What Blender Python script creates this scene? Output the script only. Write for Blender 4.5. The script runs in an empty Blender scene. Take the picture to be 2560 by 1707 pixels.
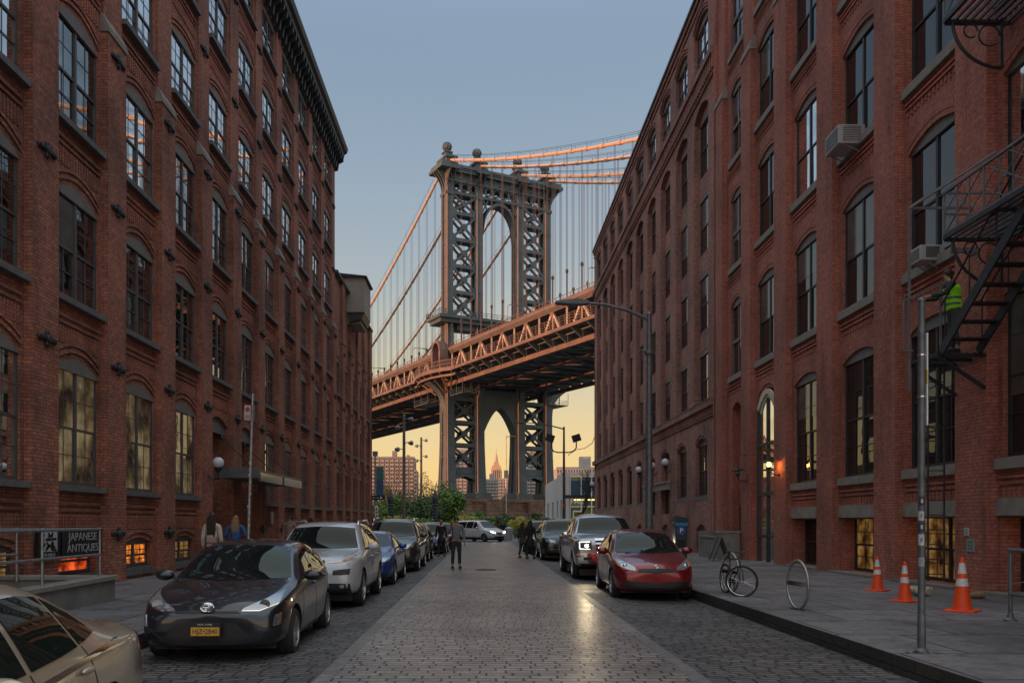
import bpy, bmesh, math, random
from mathutils import Vector, Matrix
from mathutils.bvhtree import BVHTree
random.seed(7)
R=math.radians; PI=math.pi
sc=bpy.context.scene; COL=sc.collection
# ---------------------------------------------------------------- camera
F=2150.0; VX,VY=1208.0,1305.0; CH=1.55
cd=bpy.data.cameras.new('camera'); cam=bpy.data.objects.new('camera',cd); COL.objects.link(cam)
cam.location=(0,0,CH); cam.rotation_euler=(R(90),0,0)
cd.sensor_width=36; cd.lens=F/2560*36; cd.shift_x=(1280-VX)/2560; cd.shift_y=(VY-853.5)/2560
cd.clip_start=0.05; cd.clip_end=20000
sc.camera=cam
sc.view_settings.view_transform='Standard'; sc.view_settings.look='None'
sc.view_settings.exposure=0.0; sc.view_settings.gamma=1
def at(px,py,Y): return Vector(((px-VX)*Y/F,Y,CH-(py-VY)*Y/F))
# ---------------------------------------------------------------- sky and sun
SUN_AZ=-118.4   # degrees from +Y (street direction) towards -X is negative
SUN_EL=3.0
W=bpy.data.worlds.new('World'); sc.world=W; W.use_nodes=True
nt=W.node_tree; nt.nodes.clear(); N=nt.nodes.new; Lk=nt.links.new
out=N('ShaderNodeOutputWorld'); bg=N('ShaderNodeBackground'); Lk(bg.outputs[0],out.inputs[0])
sky=N('ShaderNodeTexSky'); sky.sky_type='NISHITA'; sky.sun_disc=False
sky.sun_elevation=R(SUN_EL); sky.sun_rotation=R(SUN_AZ); sky.air_density=1.2; sky.dust_density=2.0
tc=N('ShaderNodeTexCoord'); sx=N('ShaderNodeSeparateXYZ'); Lk(tc.outputs['Generated'],sx.inputs[0])
rp=N('ShaderNodeValToRGB'); Lk(sx.outputs[2],rp.inputs[0])
rp.color_ramp.interpolation='B_SPLINE'
SK=[(0.0,(.95,.60,.21)),(.05,(.93,.64,.26)),(.12,(.76,.61,.35)),(.19,(.54,.53,.43)),(.28,(.355,.425,.485)),(.42,(.255,.345,.455)),(.55,(.21,.287,.41)),(.75,(.62,.83,1.13)),(1.0,(1.22,1.55,2.0))]
e=rp.color_ramp.elements
while len(e)>1: e.remove(e[-1])
e[0].position=SK[0][0]; e[0].color=(*SK[0][1],1)
for p,c in SK[1:]:
    q=e.new(p); q.color=(*c,1)
mx=N('ShaderNodeMix'); mx.data_type='RGBA'; mx.blend_type='ADD'; mx.inputs[0].default_value=1.0
sc_=N('ShaderNodeMix'); sc_.data_type='RGBA'; sc_.blend_type='MULTIPLY'; sc_.inputs[0].default_value=1.0
Lk(sky.outputs[0],sc_.inputs[6]); sc_.inputs[7].default_value=(.03,.03,.03,1)
# fill added to the sky behind the camera (south) to brighten the shaded street
bk=N('ShaderNodeMapRange'); Lk(sx.outputs[1],bk.inputs[0]); bk.inputs[1].default_value=.25; bk.inputs[2].default_value=-.6; bk.inputs[3].default_value=0; bk.inputs[4].default_value=1
bc=N('ShaderNodeMix'); bc.data_type='RGBA'; bc.blend_type='ADD'; Lk(bk.outputs[0],bc.inputs[0]); Lk(rp.outputs[0],bc.inputs[6]); bc.inputs[7].default_value=(.34,.30,.31,1)
Lk(bc.outputs[2],mx.inputs[6]); Lk(sc_.outputs[2],mx.inputs[7]); Lk(mx.outputs[2],bg.inputs[0])
bg.inputs[1].default_value=1.0
sd=bpy.data.lights.new('sun','SUN'); so=bpy.data.objects.new('sun',sd); COL.objects.link(so)
sd.energy=5.0; sd.angle=R(.5); sd.color=(1.0,.41,.17)
sdir=Vector((math.sin(R(SUN_AZ))*math.cos(R(SUN_EL)),math.cos(R(SUN_AZ))*math.cos(R(SUN_EL)),math.sin(R(SUN_EL))))
so.rotation_euler=(-sdir).to_track_quat('-Z','Y').to_euler(); so.location=sdir*300
# ---------------------------------------------------------------- materials
MATS={}
def newmat(name):
    m=bpy.data.materials.new(name); m.use_nodes=True; t=m.node_tree; b=t.nodes['Principled BSDF']; MATS[name]=m
    return m,t,b
def mat(name,col,rough=.6,metal=0,var=.15,scale=4.0,bump=0,coat=0,emit=None,es=0,ior=None,bscale=None):
    if name in MATS: return MATS[name]
    m,t,b=newmat(name); b.inputs['Roughness'].default_value=rough; b.inputs['Metallic'].default_value=metal
    if ior: b.inputs['IOR'].default_value=ior
    if coat: b.inputs['Coat Weight'].default_value=coat; b.inputs['Coat Roughness'].default_value=.03
    if var or bump:
        tcn=t.nodes.new('ShaderNodeTexCoord'); n=t.nodes.new('ShaderNodeTexNoise'); n.inputs['Scale'].default_value=scale; n.inputs['Detail'].default_value=6
        t.links.new(tcn.outputs['Object'],n.inputs['Vector'])
    if var:
        r=t.nodes.new('ShaderNodeValToRGB'); t.links.new(n.outputs[0],r.inputs[0])
        r.color_ramp.elements[0].position=.3; r.color_ramp.elements[1].position=.7
        r.color_ramp.elements[0].color=(*[c*(1-var) for c in col],1); r.color_ramp.elements[1].color=(*[min(1,c*(1+var)) for c in col],1)
        t.links.new(r.outputs[0],b.inputs['Base Color'])
    else: b.inputs['Base Color'].default_value=(*col,1)
    if bump:
        bn=t.nodes.new('ShaderNodeBump'); bn.inputs['Strength'].default_value=bump; bn.inputs['Distance'].default_value=.02
        if bscale:
            n2=t.nodes.new('ShaderNodeTexNoise'); n2.inputs['Scale'].default_value=bscale; n2.inputs['Detail'].default_value=4
            t.links.new(tcn.outputs['Object'],n2.inputs['Vector']); t.links.new(n2.outputs[0],bn.inputs['Height'])
        else: t.links.new(n.outputs[0],bn.inputs['Height'])
        t.links.new(bn.outputs[0],b.inputs['Normal'])
    if emit: b.inputs['Emission Color'].default_value=(*emit,1); b.inputs['Emission Strength'].default_value=es
    return m
def mnode(t,op,a,b=None):
    n=t.nodes.new('ShaderNodeMath'); n.operation=op
    for i,v in enumerate((a,b)):
        if v is None: continue
        if isinstance(v,(int,float)): n.inputs[i].default_value=v
        else: t.links.new(v,n.inputs[i])
    return n.outputs[0]
def mixc(t,fac,a,b,mode='MIX'):
    n=t.nodes.new('ShaderNodeMix'); n.data_type='RGBA'; n.blend_type=mode
    for i,v in ((0,fac),(6,a),(7,b)):
        if isinstance(v,(int,float)): n.inputs[i].default_value=v
        elif isinstance(v,tuple): n.inputs[i].default_value=(*v,1)
        else: t.links.new(v,n.inputs[i])
    return n.outputs[2]
def noise(t,vec,scale,detail=5,rough=.6):
    n=t.nodes.new('ShaderNodeTexNoise'); n.inputs['Scale'].default_value=scale; n.inputs['Detail'].default_value=detail; n.inputs['Roughness'].default_value=rough
    t.links.new(vec,n.inputs['Vector']); return n.outputs[0]
def ramp(t,fac,stops):
    r=t.nodes.new('ShaderNodeValToRGB'); t.links.new(fac,r.inputs[0]); el=r.color_ramp.elements
    el[0].position=stops[0][0]; el[0].color=(*stops[0][1],1); el[1].position=stops[-1][0]; el[1].color=(*stops[-1][1],1)
    for p,c in stops[1:-1]:
        q=el.new(p); q.color=(*c,1)
    return r.outputs[0]
def brickmat(name,c1,c2,mortar,bw=.21,rh=.072,ms=.010,flat=False,rough=.85,bump=.5,stain=.45,warp=0,dist=.012,wear=None,roughvar=0,squash=None,jit=0,specks=False):
    m,t,b=newmat(name); g=t.nodes.new('ShaderNodeNewGeometry'); sp=t.nodes.new('ShaderNodeSeparateXYZ'); t.links.new(g.outputs['Position'],sp.inputs[0])
    X,Y,Z=sp.outputs
    if flat: u,v=X,Y
    else:
        sn=t.nodes.new('ShaderNodeSeparateXYZ'); t.links.new(g.outputs['True Normal'],sn.inputs[0])
        ax=mnode(t,'GREATER_THAN',mnode(t,'ABSOLUTE',sn.outputs[0]),.5); az=mnode(t,'GREATER_THAN',mnode(t,'ABSOLUTE',sn.outputs[2]),.7)
        ay=mnode(t,'SUBTRACT',1,mnode(t,'MAXIMUM',ax,az))
        u=mnode(t,'ADD',mnode(t,'MULTIPLY',Y,mnode(t,'MAXIMUM',ax,az)),mnode(t,'MULTIPLY',X,ay))
        v=mnode(t,'ADD',mnode(t,'MULTIPLY',Z,mnode(t,'SUBTRACT',1,az)),mnode(t,'MULTIPLY',X,az))
    if jit:
        wn=t.nodes.new('ShaderNodeTexWhiteNoise'); wn.noise_dimensions='1D'; t.links.new(mnode(t,'FLOOR',mnode(t,'DIVIDE',v,rh)),wn.inputs['W'])
        u=mnode(t,'ADD',u,mnode(t,'MULTIPLY',wn.outputs[0],jit))
    cb=t.nodes.new('ShaderNodeCombineXYZ'); t.links.new(u,cb.inputs[0]); t.links.new(v,cb.inputs[1]); vec=cb.outputs[0]
    if warp:
        n=t.nodes.new('ShaderNodeTexNoise'); n.inputs['Scale'].default_value=2.2; t.links.new(g.outputs['Position'],n.inputs['Vector'])
        va=t.nodes.new('ShaderNodeVectorMath'); va.operation='SUBTRACT'; t.links.new(n.outputs['Color'],va.inputs[0]); va.inputs[1].default_value=(.5,.5,.5)
        vs=t.nodes.new('ShaderNodeVectorMath'); vs.operation='SCALE'; t.links.new(va.outputs[0],vs.inputs[0]); vs.inputs['Scale'].default_value=warp
        vd=t.nodes.new('ShaderNodeVectorMath'); vd.operation='ADD'; t.links.new(vec,vd.inputs[0]); t.links.new(vs.outputs[0],vd.inputs[1]); vec=vd.outputs[0]
    br=t.nodes.new('ShaderNodeTexBrick'); t.links.new(vec,br.inputs['Vector']); br.inputs['Scale'].default_value=1
    br.inputs['Brick Width'].default_value=bw; br.inputs['Row Height'].default_value=rh; br.inputs['Mortar Size'].default_value=ms; br.inputs['Mortar Smooth'].default_value=.3
    br.inputs['Color1'].default_value=(*c1,1); br.inputs['Color2'].default_value=(*c2,1); br.inputs['Mortar'].default_value=(*mortar,1)
    if squash: br.squash=squash[0]; br.squash_frequency=squash[1]
    s1=noise(t,g.outputs['Position'],.35,8,.65); c=mixc(t,1.0,br.outputs['Color'],ramp(t,s1,[(.3,(1-stain*1.15,)*3),(.52,(1.0,)*3),(.75,(1.32,1.24,1.16))]),'MULTIPLY')
    if not flat:
        mp=t.nodes.new('ShaderNodeMapping'); mp.inputs['Scale'].default_value=(1.3,.22,1); t.links.new(vec,mp.inputs['Vector'])
        s4=noise(t,mp.outputs[0],1.0,7,.7); c=mixc(t,1.0,c,ramp(t,s4,[(.32,(.62,.60,.60)),(.48,(1.0,)*3),(.66,(1.12,1.08,1.05)),(.78,(1.5,1.5,1.5))]),'MULTIPLY')
        s5=noise(t,g.outputs['Position'],.9,3); c=mixc(t,ramp(t,s5,[(.55,(0,0,0)),(.72,(.55,)*3)]),c,mixc(t,1.0,c,(1.25,.95,.75),'MULTIPLY'))
    s2=noise(t,vec,9,3); c=mixc(t,1.0,c,ramp(t,s2,[(.3,(.72,)*3),(.7,(1.28,)*3)]),'MULTIPLY')
    if specks:
        vo=t.nodes.new('ShaderNodeTexVoronoi'); vo.inputs['Scale'].default_value=2.6; t.links.new(g.outputs['Position'],vo.inputs['Vector'])
        c=mixc(t,ramp(t,vo.outputs['Distance'],[(.035,(.75,)*3),(.06,(0,0,0))]),c,(.035,.033,.033))
        n6=noise(t,g.outputs['Position'],1.7,8,.75); c=mixc(t,1.0,c,ramp(t,n6,[(.36,(.55,.54,.54)),(.46,(.95,)*3),(.6,(1.05,)*3),(.72,(1.3,1.28,1.25))]),'MULTIPLY')
    t.links.new(c,b.inputs['Base Color']); b.inputs['Roughness'].default_value=rough
    if roughvar:
        s3=noise(t,g.outputs['Position'],1.1,6); t.links.new(ramp(t,s3,[(.3,(rough-roughvar,)*3),(.7,(rough+roughvar,)*3)]),b.inputs['Roughness'])
    hh=mnode(t,'ADD',mnode(t,'SUBTRACT',1,br.outputs['Fac']),mnode(t,'MULTIPLY',noise(t,vec,14 if flat else 25,4),.5))
    bn=t.nodes.new('ShaderNodeBump'); bn.inputs['Strength'].default_value=bump; bn.inputs['Distance'].default_value=dist; t.links.new(hh,bn.inputs['Height']); t.links.new(bn.outputs[0],b.inputs['Normal'])
    return m
def leafmat(name,c1,c2,c3):
    m,t,b=newmat(name); g=t.nodes.new('ShaderNodeNewGeometry'); n=noise(t,g.outputs['Position'],1.6,4)
    rnd=mnode(t,'ADD',mnode(t,'MULTIPLY',n,.6),mnode(t,'MULTIPLY',g.outputs['Random Per Island'],.4))
    t.links.new(ramp(t,rnd,[(.25,c1),(.5,c2),(.75,c3)]),b.inputs['Base Color']); b.inputs['Roughness'].default_value=.6
    return m
def glassmat(name,base=(.012,.014,.016),ior=1.75,rough=.015,metal=0,lit=None,es=0,pscale=2.0):
    m,t,b=newmat(name); b.inputs['Roughness'].default_value=rough; b.inputs['IOR'].default_value=ior; b.inputs['Metallic'].default_value=metal
    g=t.nodes.new('ShaderNodeNewGeometry'); n=noise(t,g.outputs['Position'],1.3,2)
    t.links.new(ramp(t,n,[(.35,tuple(c*.75 for c in base)),(.7,tuple(min(.9,c*1.25) for c in base))]),b.inputs['Base Color'])
    bn=t.nodes.new('ShaderNodeBump'); bn.inputs['Strength'].default_value=.04; bn.inputs['Distance'].default_value=.02; t.links.new(noise(t,g.outputs['Position'],1.7,2),bn.inputs['Height']); t.links.new(bn.outputs[0],b.inputs['Normal'])
    if lit:
        n2=noise(t,g.outputs['Position'],pscale,3); em=mixc(t,1.0,ramp(t,n2,[(.35,(.03,.02,.015)),(.5,(.35,.3,.25)),(.66,(1,1,1))]),lit,'MULTIPLY')
        t.links.new(em,b.inputs['Emission Color']); b.inputs['Emission Strength'].default_value=es
    return m
# ---------------------------------------------------------------- mesh helpers
class MB:
    def __init__(s): s.v=[]; s.f=[]; s.m=[]; s.k=0
    def add(s,vs,fs):
        o=len(s.v); s.v+=[tuple(p) for p in vs]; s.f+=[tuple(i+o for i in f) for f in fs]; s.m+=[s.k]*len(fs); return s
    def quad(s,*p): return s.add(p,[tuple(range(len(p)))])
    def box(s,x0,x1,y0,y1,z0,z1):
        return s.add([(x0,y0,z0),(x1,y0,z0),(x1,y1,z0),(x0,y1,z0),(x0,y0,z1),(x1,y0,z1),(x1,y1,z1),(x0,y1,z1)],
            [(0,3,2,1),(4,5,6,7),(0,1,5,4),(1,2,6,5),(2,3,7,6),(3,0,4,7)])
    def frame(s,p,q,up=(0,0,1)):
        p=Vector(p); q=Vector(q); d=(q-p); d.normalize(); u=Vector(up)
        if abs(d.dot(u))>.98: u=Vector((0,1,0)) if abs(d.y)<.9 else Vector((1,0,0))
        a=d.cross(u).normalized(); b=a.cross(d).normalized(); return p,q,a,b
    def bar(s,p,q,w,h=None,up=(0,0,1)):
        h=h or w; p,q,a,b=s.frame(p,q,up); a=a*(w/2); b=b*(h/2)
        return s.add([p-a-b,p+a-b,p+a+b,p-a+b,q-a-b,q+a-b,q+a+b,q-a+b],[(0,3,2,1),(4,5,6,7),(0,1,5,4),(1,2,6,5),(2,3,7,6),(3,0,4,7)])
    def tube(s,p,q,r,r2=None,n=8,cap=True):
        r2=r if r2 is None else r2; p,q,a,b=s.frame(p,q); vs=[]
        for c,rr in ((p,r),(q,r2)):
            for i in range(n): t=2*PI*i/n; vs.append(c+a*(rr*math.cos(t))+b*(rr*math.sin(t)))
        fs=[(i,(i+1)%n,n+(i+1)%n,n+i) for i in range(n)]
        if cap: fs+=[tuple(range(n))[::-1],tuple(range(n,2*n))]
        return s.add(vs,fs)
    def path(s,pts,r,n=6):
        pts=[Vector(p) for p in pts]; vs=[]; fs=[]; pa=None
        for j,p in enumerate(pts):
            d=(pts[min(j+1,len(pts)-1)]-pts[max(j-1,0)]).normalized()
            if pa is None:
                u=Vector((0,0,1)) if abs(d.z)<.9 else Vector((1,0,0)); a=d.cross(u).normalized()
            else: a=(pa-d*pa.dot(d)).normalized()
            pa=a; b=a.cross(d); rr=r[j] if isinstance(r,(list,tuple)) else r
            for i in range(n): t=2*PI*i/n; vs.append(p+a*(rr*math.cos(t))+b*(rr*math.sin(t)))
        for j in range(len(pts)-1):
            for i in range(n): fs.append((j*n+i,j*n+(i+1)%n,(j+1)*n+(i+1)%n,(j+1)*n+i))
        fs+=[tuple(range(n))[::-1],tuple(range((len(pts)-1)*n,len(pts)*n))]
        return s.add(vs,fs)
    def lathe(s,prof,c=(0,0,0),n=16,axis='z',cap=True):
        vs=[]; fs=[]
        for r,h in prof:
            for i in range(n):
                t=2*PI*i/n; a,b=r*math.cos(t),r*math.sin(t)
                p=(a,b,h) if axis=='z' else ((h,a,b) if axis=='x' else (a,h,b))
                vs.append((p[0]+c[0],p[1]+c[1],p[2]+c[2]))
        for j in range(len(prof)-1):
            for i in range(n): fs.append((j*n+i,j*n+(i+1)%n,(j+1)*n+(i+1)%n,(j+1)*n+i))
        if cap and prof[0][0]>1e-4: fs.append(tuple(range(n))[::-1])
        if cap and prof[-1][0]>1e-4: fs.append(tuple(range((len(prof)-1)*n,len(prof)*n)))
        return s.add(vs,fs)
    def sphere(s,c,r,n=12,m=8,sc=(1,1,1)):
        vs=[];fs=[]
        for j in range(m+1):
            a=PI*j/m
            for i in range(n):
                t=2*PI*i/n; vs.append((c[0]+r*sc[0]*math.sin(a)*math.cos(t),c[1]+r*sc[1]*math.sin(a)*math.sin(t),c[2]+r*sc[2]*math.cos(a)))
        for j in range(m):
            for i in range(n): fs.append((j*n+i,j*n+(i+1)%n,(j+1)*n+(i+1)%n,(j+1)*n+i))
        return s.add(vs,fs)
    def prism(s,poly,d0,d1,fn):
        """poly 2D points, fn(a,b,d)->3D, thick from d0 to d1"""
        n=len(poly); vs=[fn(a,b,d0) for a,b in poly]+[fn(a,b,d1) for a,b in poly]
        return s.add(vs,[tuple(range(n))[::-1],tuple(range(n,2*n))]+[(i,(i+1)%n,n+(i+1)%n,n+i) for i in range(n)])
    def mesh(s,name,mats,smooth=False,off=None,bev=0):
        me=bpy.data.meshes.new(name); vs=s.v if off is None else [(a-off[0],b-off[1],c-off[2]) for a,b,c in s.v]
        me.from_pydata(vs,[],s.f)
        for mm in (mats if isinstance(mats,(list,tuple)) else [mats]): me.materials.append(mm)
        for p,i in zip(me.polygons,s.m): p.material_index=i
        bm=bmesh.new(); bm.from_mesh(me)
        if smooth: bmesh.ops.remove_doubles(bm,verts=bm.verts,dist=1e-4)
        bmesh.ops.recalc_face_normals(bm,faces=bm.faces); bm.to_mesh(me); bm.free()
        if smooth:
            for p in me.polygons: p.use_smooth=True
            try: me.set_sharp_from_angle(angle=R(40))
            except Exception: pass
        return me
    def build(s,name,mats,parent=None,smooth=False,world=False,bev=0):
        off=None
        if world and parent is not None:
            off=parent.location if parent.parent is None else parent.location+parent.parent.location
        me=s.mesh(name,mats,smooth,off); o=bpy.data.objects.new(name,me); COL.objects.link(o)
        if parent is not None: o.parent=parent
        if bev:
            b=o.modifiers.new('bevel','BEVEL'); b.width=bev; b.segments=2; b.limit_method='ANGLE'
        return o
def thing(name,label,cat,loc=(0,0,0),rz=0,group=None,rot=None):
    o=bpy.data.objects.new(name,None); COL.objects.link(o); o.location=loc; o.rotation_euler=rot or (0,0,rz)
    o.empty_display_size=.3; o['label']=label; o['category']=cat
    if group: o['group']=group
    return o
def tag(o,label,cat,group=None):
    o['label']=label; o['category']=cat
    if group: o['group']=group
    return o
def struct(name,mb,m,smooth=False,label=None,kind='structure'):
    o=mb.build(name,m,smooth=smooth); o['kind']=kind
    if label: o['label']=label
    return o
def copy_tree(o,parent=None):
    c=o.copy(); COL.objects.link(c); c.parent=parent
    for ch in list(o.children): copy_tree(ch,c)
    return c
def evalmesh(o,name):
    bpy.context.view_layer.update(); dg=bpy.context.evaluated_depsgraph_get()
    return bpy.data.meshes.new_from_object(o.evaluated_get(dg),depsgraph=dg)
def drop(o):
    bpy.data.objects.remove(o,do_unlink=True)
def text(name,s,size,m,parent,loc,rot,ext=.004,align='CENTER',sx=1.0):
    cu=bpy.data.curves.new(name,'FONT'); cu.body=s; cu.size=size; cu.extrude=ext; cu.align_x=align; cu.align_y='CENTER'
    o=bpy.data.objects.new(name,cu); COL.objects.link(o); me=evalmesh(o,name); drop(o)
    me.materials.clear(); me.materials.append(m)
    q=bpy.data.objects.new(name,me); COL.objects.link(q); q.parent=parent; q.location=loc; q.rotation_euler=rot; q.scale=(sx,1,1)
    return q
def lerp(a,b,t): return a+(b-a)*t
def interp(pts,x):
    if x<=pts[0][0]: return pts[0][1]
    for (a,b),(c,d) in zip(pts,pts[1:]):
        if x<=c: return lerp(b,d,(x-a)/(c-a)) if c>a else d
    return pts[-1][1]
# palette
BR_L=brickmat('brick_left',(.45,.165,.095),(.29,.10,.068),(.12,.08,.068),stain=.5)
BR_R=brickmat('brick_painted_red',(.43,.155,.105),(.35,.12,.085),(.23,.082,.064),bump=.4,stain=.3)
BR_F=brickmat('brick_brown',(.42,.18,.14),(.25,.10,.08),(.24,.175,.145),stain=.4)
STONE=mat('sill_stone',(.13,.125,.125),.8,var=.3,bump=.3,scale=3)
STONE2=mat('pale_stone',(.25,.225,.195),.85,var=.2,bump=.3,scale=3)
IRON=mat('dark_iron',(.03,.035,.04),.5,metal=.3,var=.3,bump=.2)
WOOD=mat('window_frame_dark',(.09,.085,.085),.5,var=.2)
BOARD=mat('window_head_board',(.17,.155,.145),.7,var=.15)
WOOD2=mat('window_frame_black',(.035,.035,.038),.5,var=.2)
GL=glassmat('window_glass',(.80,.84,.88),1.6,metal=1.0); GLR=glassmat('window_glass_plain',(.014,.017,.018),1.6); GL2=glassmat('window_glass_dim',(.26,.27,.28),1.6,metal=1.0); GLK=glassmat('window_glass_black',(.008,.009,.011),1.55)
GGLOW=glassmat('window_glass_sky_room_glow',(.10,.10,.10),1.6,metal=.6,lit=(.80,.60,.30),es=.20,pscale=1.3); GWARM=glassmat('window_glass_lamplit',(.02,.012,.006),1.5,lit=(1.0,.55,.16),es=.24)  # first glass: emission stands in for yellow sky reflection plus some room light
GORNG=glassmat('window_glass_fairy_lights',(.02,.01,.005),1.5,lit=(1.0,.30,.04),es=1.1,pscale=5)
GRED=glassmat('window_glass_red_display',(.02,.01,.005),1.5,lit=(1.0,.12,.02),es=1.1,pscale=2.2)
METAL=mat('galvanised_steel',(.30,.31,.32),.42,metal=.7,var=.2,scale=9)
METALD=mat('painted_grey_steel',(.13,.14,.15),.45,metal=.4,var=.25,scale=9)
WHITE=mat('white_paint',(.75,.75,.73),.5,var=.05)
BLACK=mat('black_rubber',(.018,.018,.02),.75,var=.2)
CONC=mat('concrete',(.20,.19,.175),.9,var=.25,bump=.4,scale=2.5)
# ================================================================ SETTING
G=MB(); G.quad((-9000,-300,-.6),(9000,-300,-.6),(9000,12000,-.6),(-9000,12000,-.6))
struct('ground',G,mat('dirt_ground',(.06,.055,.05),.95,var=.3,scale=.02))
PAV=brickmat('street_pavers',(.33,.28,.255),(.215,.18,.165),(.035,.03,.03),bw=.27,rh=.15,ms=.014,flat=True,rough=.37,roughvar=.07,bump=.6,dist=.014,stain=.3,warp=.012,jit=.12)
COB=brickmat('cobble_setts',(.16,.145,.14),(.08,.072,.07),(.03,.03,.03),bw=.26,rh=.13,ms=.018,flat=True,rough=.55,roughvar=.12,bump=1.0,dist=.03,stain=.4,warp=.07,jit=.2)
BAND=brickmat('granite_band',(.21,.185,.175),(.15,.135,.13),(.05,.05,.05),bw=10,rh=1.1,ms=.012,flat=True,rough=.5,bump=.4,stain=.3)
KERB=brickmat('kerb_granite',(.05,.045,.043),(.028,.026,.026),(.012,.012,.012),bw=1.6,rh=1.0,ms=.012,rough=.7,bump=.8,dist=.03,stain=.6)
SLAB=brickmat('sidewalk_slabs',(.20,.19,.195),(.14,.135,.142),(.035,.035,.035),bw=1.5,rh=1.55,ms=.02,flat=True,rough=.62,roughvar=.1,bump=.4,dist=.012,stain=.5,specks=True)
ASPH=mat('asphalt',(.10,.10,.105),.55,var=.25,bump=.5,scale=3,bscale=60)
BL,BRt=-1.66,2.22; CL,CR=-4.35,4.42; LZ=-.07
def zc(x):  # road crown
    return 0 if BL<=x<=BRt else LZ*min(1,((BL-x) if x<BL else (x-BRt))/1.2)
r=MB(); r.quad((BL+.16,-30,0),(BRt-.16,-30,0),(BRt-.16,66,0),(BL+.16,66,0)); struct('paved_carriageway',r,PAV)
for nm,a,b in (('granite_strip',BL,BL+.16),('granite_strip',BRt-.16,BRt)):
    r=MB(); r.quad((a,-30,.002),(b,-30,.002),(b,66,.002),(a,66,.002)); struct(nm,r,BAND)
for a,b,c in ((CL,BL-1.2,BL),(BRt,BRt+1.2,CR)):
    r=MB()
    xs=[a,b,c]
    for i in range(2): r.quad((xs[i],-30,zc(xs[i])),(xs[i+1],-30,zc(xs[i+1])),(xs[i+1],66,zc(xs[i+1])),(xs[i],66,zc(xs[i])))
    struct('cobbled_parking_lane',r,COB)
for a,b,k0,k1,e in ((CL-.01,-9.6,CL-.18,CL,67),(CR+.01,11.2,CR,CR+.18,66)):
    r=MB(); r.quad((a,-30,.134),(b,-30,.134),(b,e,.134),(a,e,.134)); struct('sidewalk',r,SLAB)
    r=MB(); r.box(k0,k1,-30,e,-.3,.132); struct('kerb',r,KERB)
r=MB(); r.quad((-120,66,-.06),(120,66,-.06),(120,84,-.06),(-120,84,-.06)); struct('cross_street',r,ASPH)
r=MB(); r.quad((-120,84,-.04),(120,84,-.04),(120,210,-.1),(-120,210,-.1)); struct('park_path',r,mat('park_paving',(.13,.125,.12),.8,var=.2,scale=.5))
r=MB(); r.box(-40,-.5,90,90.3,-.2,.35); r.box(3.2,9.2,90,90.3,-.2,.35); struct('park_kerb',r,CONC)
mh=MB(); mh.lathe([(.34,0),(.34,.012),(.30,.012),(.30,.006),(0,.006)],(0,0,0),24)
o=mh.build('manhole_cover',IRON); o.location=at(1215,1424,28.0).xy.to_3d()+Vector((0,0,.002)); tag(o,'round iron manhole cover in the pavers beside the standing man','manhole')
# ================================================================ FACADES
def sect(mb,side,X,y0,y1,z0,z1,a0,a1,s,t,rise,dep,n=8):
    P=lambda y,z,d=0:(X+side*d,y,z)
    A=[(lerp(a0,a1,i/n),t+rise*(1-(2*i/n-1)**2)) for i in range(n+1)]
    if s>z0+1e-3: mb.quad(P(y0,z0),P(y1,z0),P(y1,s),P(y0,s))
    mb.quad(P(y0,max(s,z0)),P(a0,max(s,z0)),P(a0,z1),P(y0,z1)); mb.quad(P(a1,max(s,z0)),P(y1,max(s,z0)),P(y1,z1),P(a1,z1))
    for (ya,za),(yb,zb) in zip(A,A[1:]):
        mb.quad(P(ya,za),P(yb,zb),P(yb,z1),P(ya,z1)); mb.quad(P(ya,za),P(yb,zb),P(yb,zb,dep),P(ya,za,dep))
    mb.quad(P(a0,s),P(a0,t),P(a0,t,dep),P(a0,s,dep)); mb.quad(P(a1,s),P(a1,t),P(a1,t,dep),P(a1,s,dep))
    mb.quad(P(a0,s),P(a1,s),P(a1,s,dep),P(a0,s,dep))
def hood(mb,side,X,a0,a1,t,rise,out=.035,n=10,w=.07,gap=.075,rows=2):
    # raised concentric brick courses over an arch
    for k in range(rows):
        o0=.13+k*(w+gap); o1=o0+w; p=out
        for i in range(n):
            q=[]
            for j in (i,i+1):
                u=2*j/n-1; y=(a0+a1)/2+u*(a1-a0)/2; z=t+rise*(1-u*u)
                q.append((y,z))
            (ya,za),(yb,zb)=q
            mb.add([(X-side*p,ya,za+o0),(X-side*p,yb,zb+o0),(X-side*p,yb,zb+o1),(X-side*p,ya,za+o1),(X,ya,za+o0),(X,yb,zb+o0),(X,yb,zb+o1),(X,ya,za+o1)],[(0,1,2,3),(0,1,5,4),(3,2,6,7)]+([(0,3,7,4)] if i==0 else [])+([(1,2,6,5)] if i==n-1 else []))
WC={}
BLIND=mat('blind_behind_glass',(.10,.095,.085),.12,var=.35,scale=1.5,ior=1.5)
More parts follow.
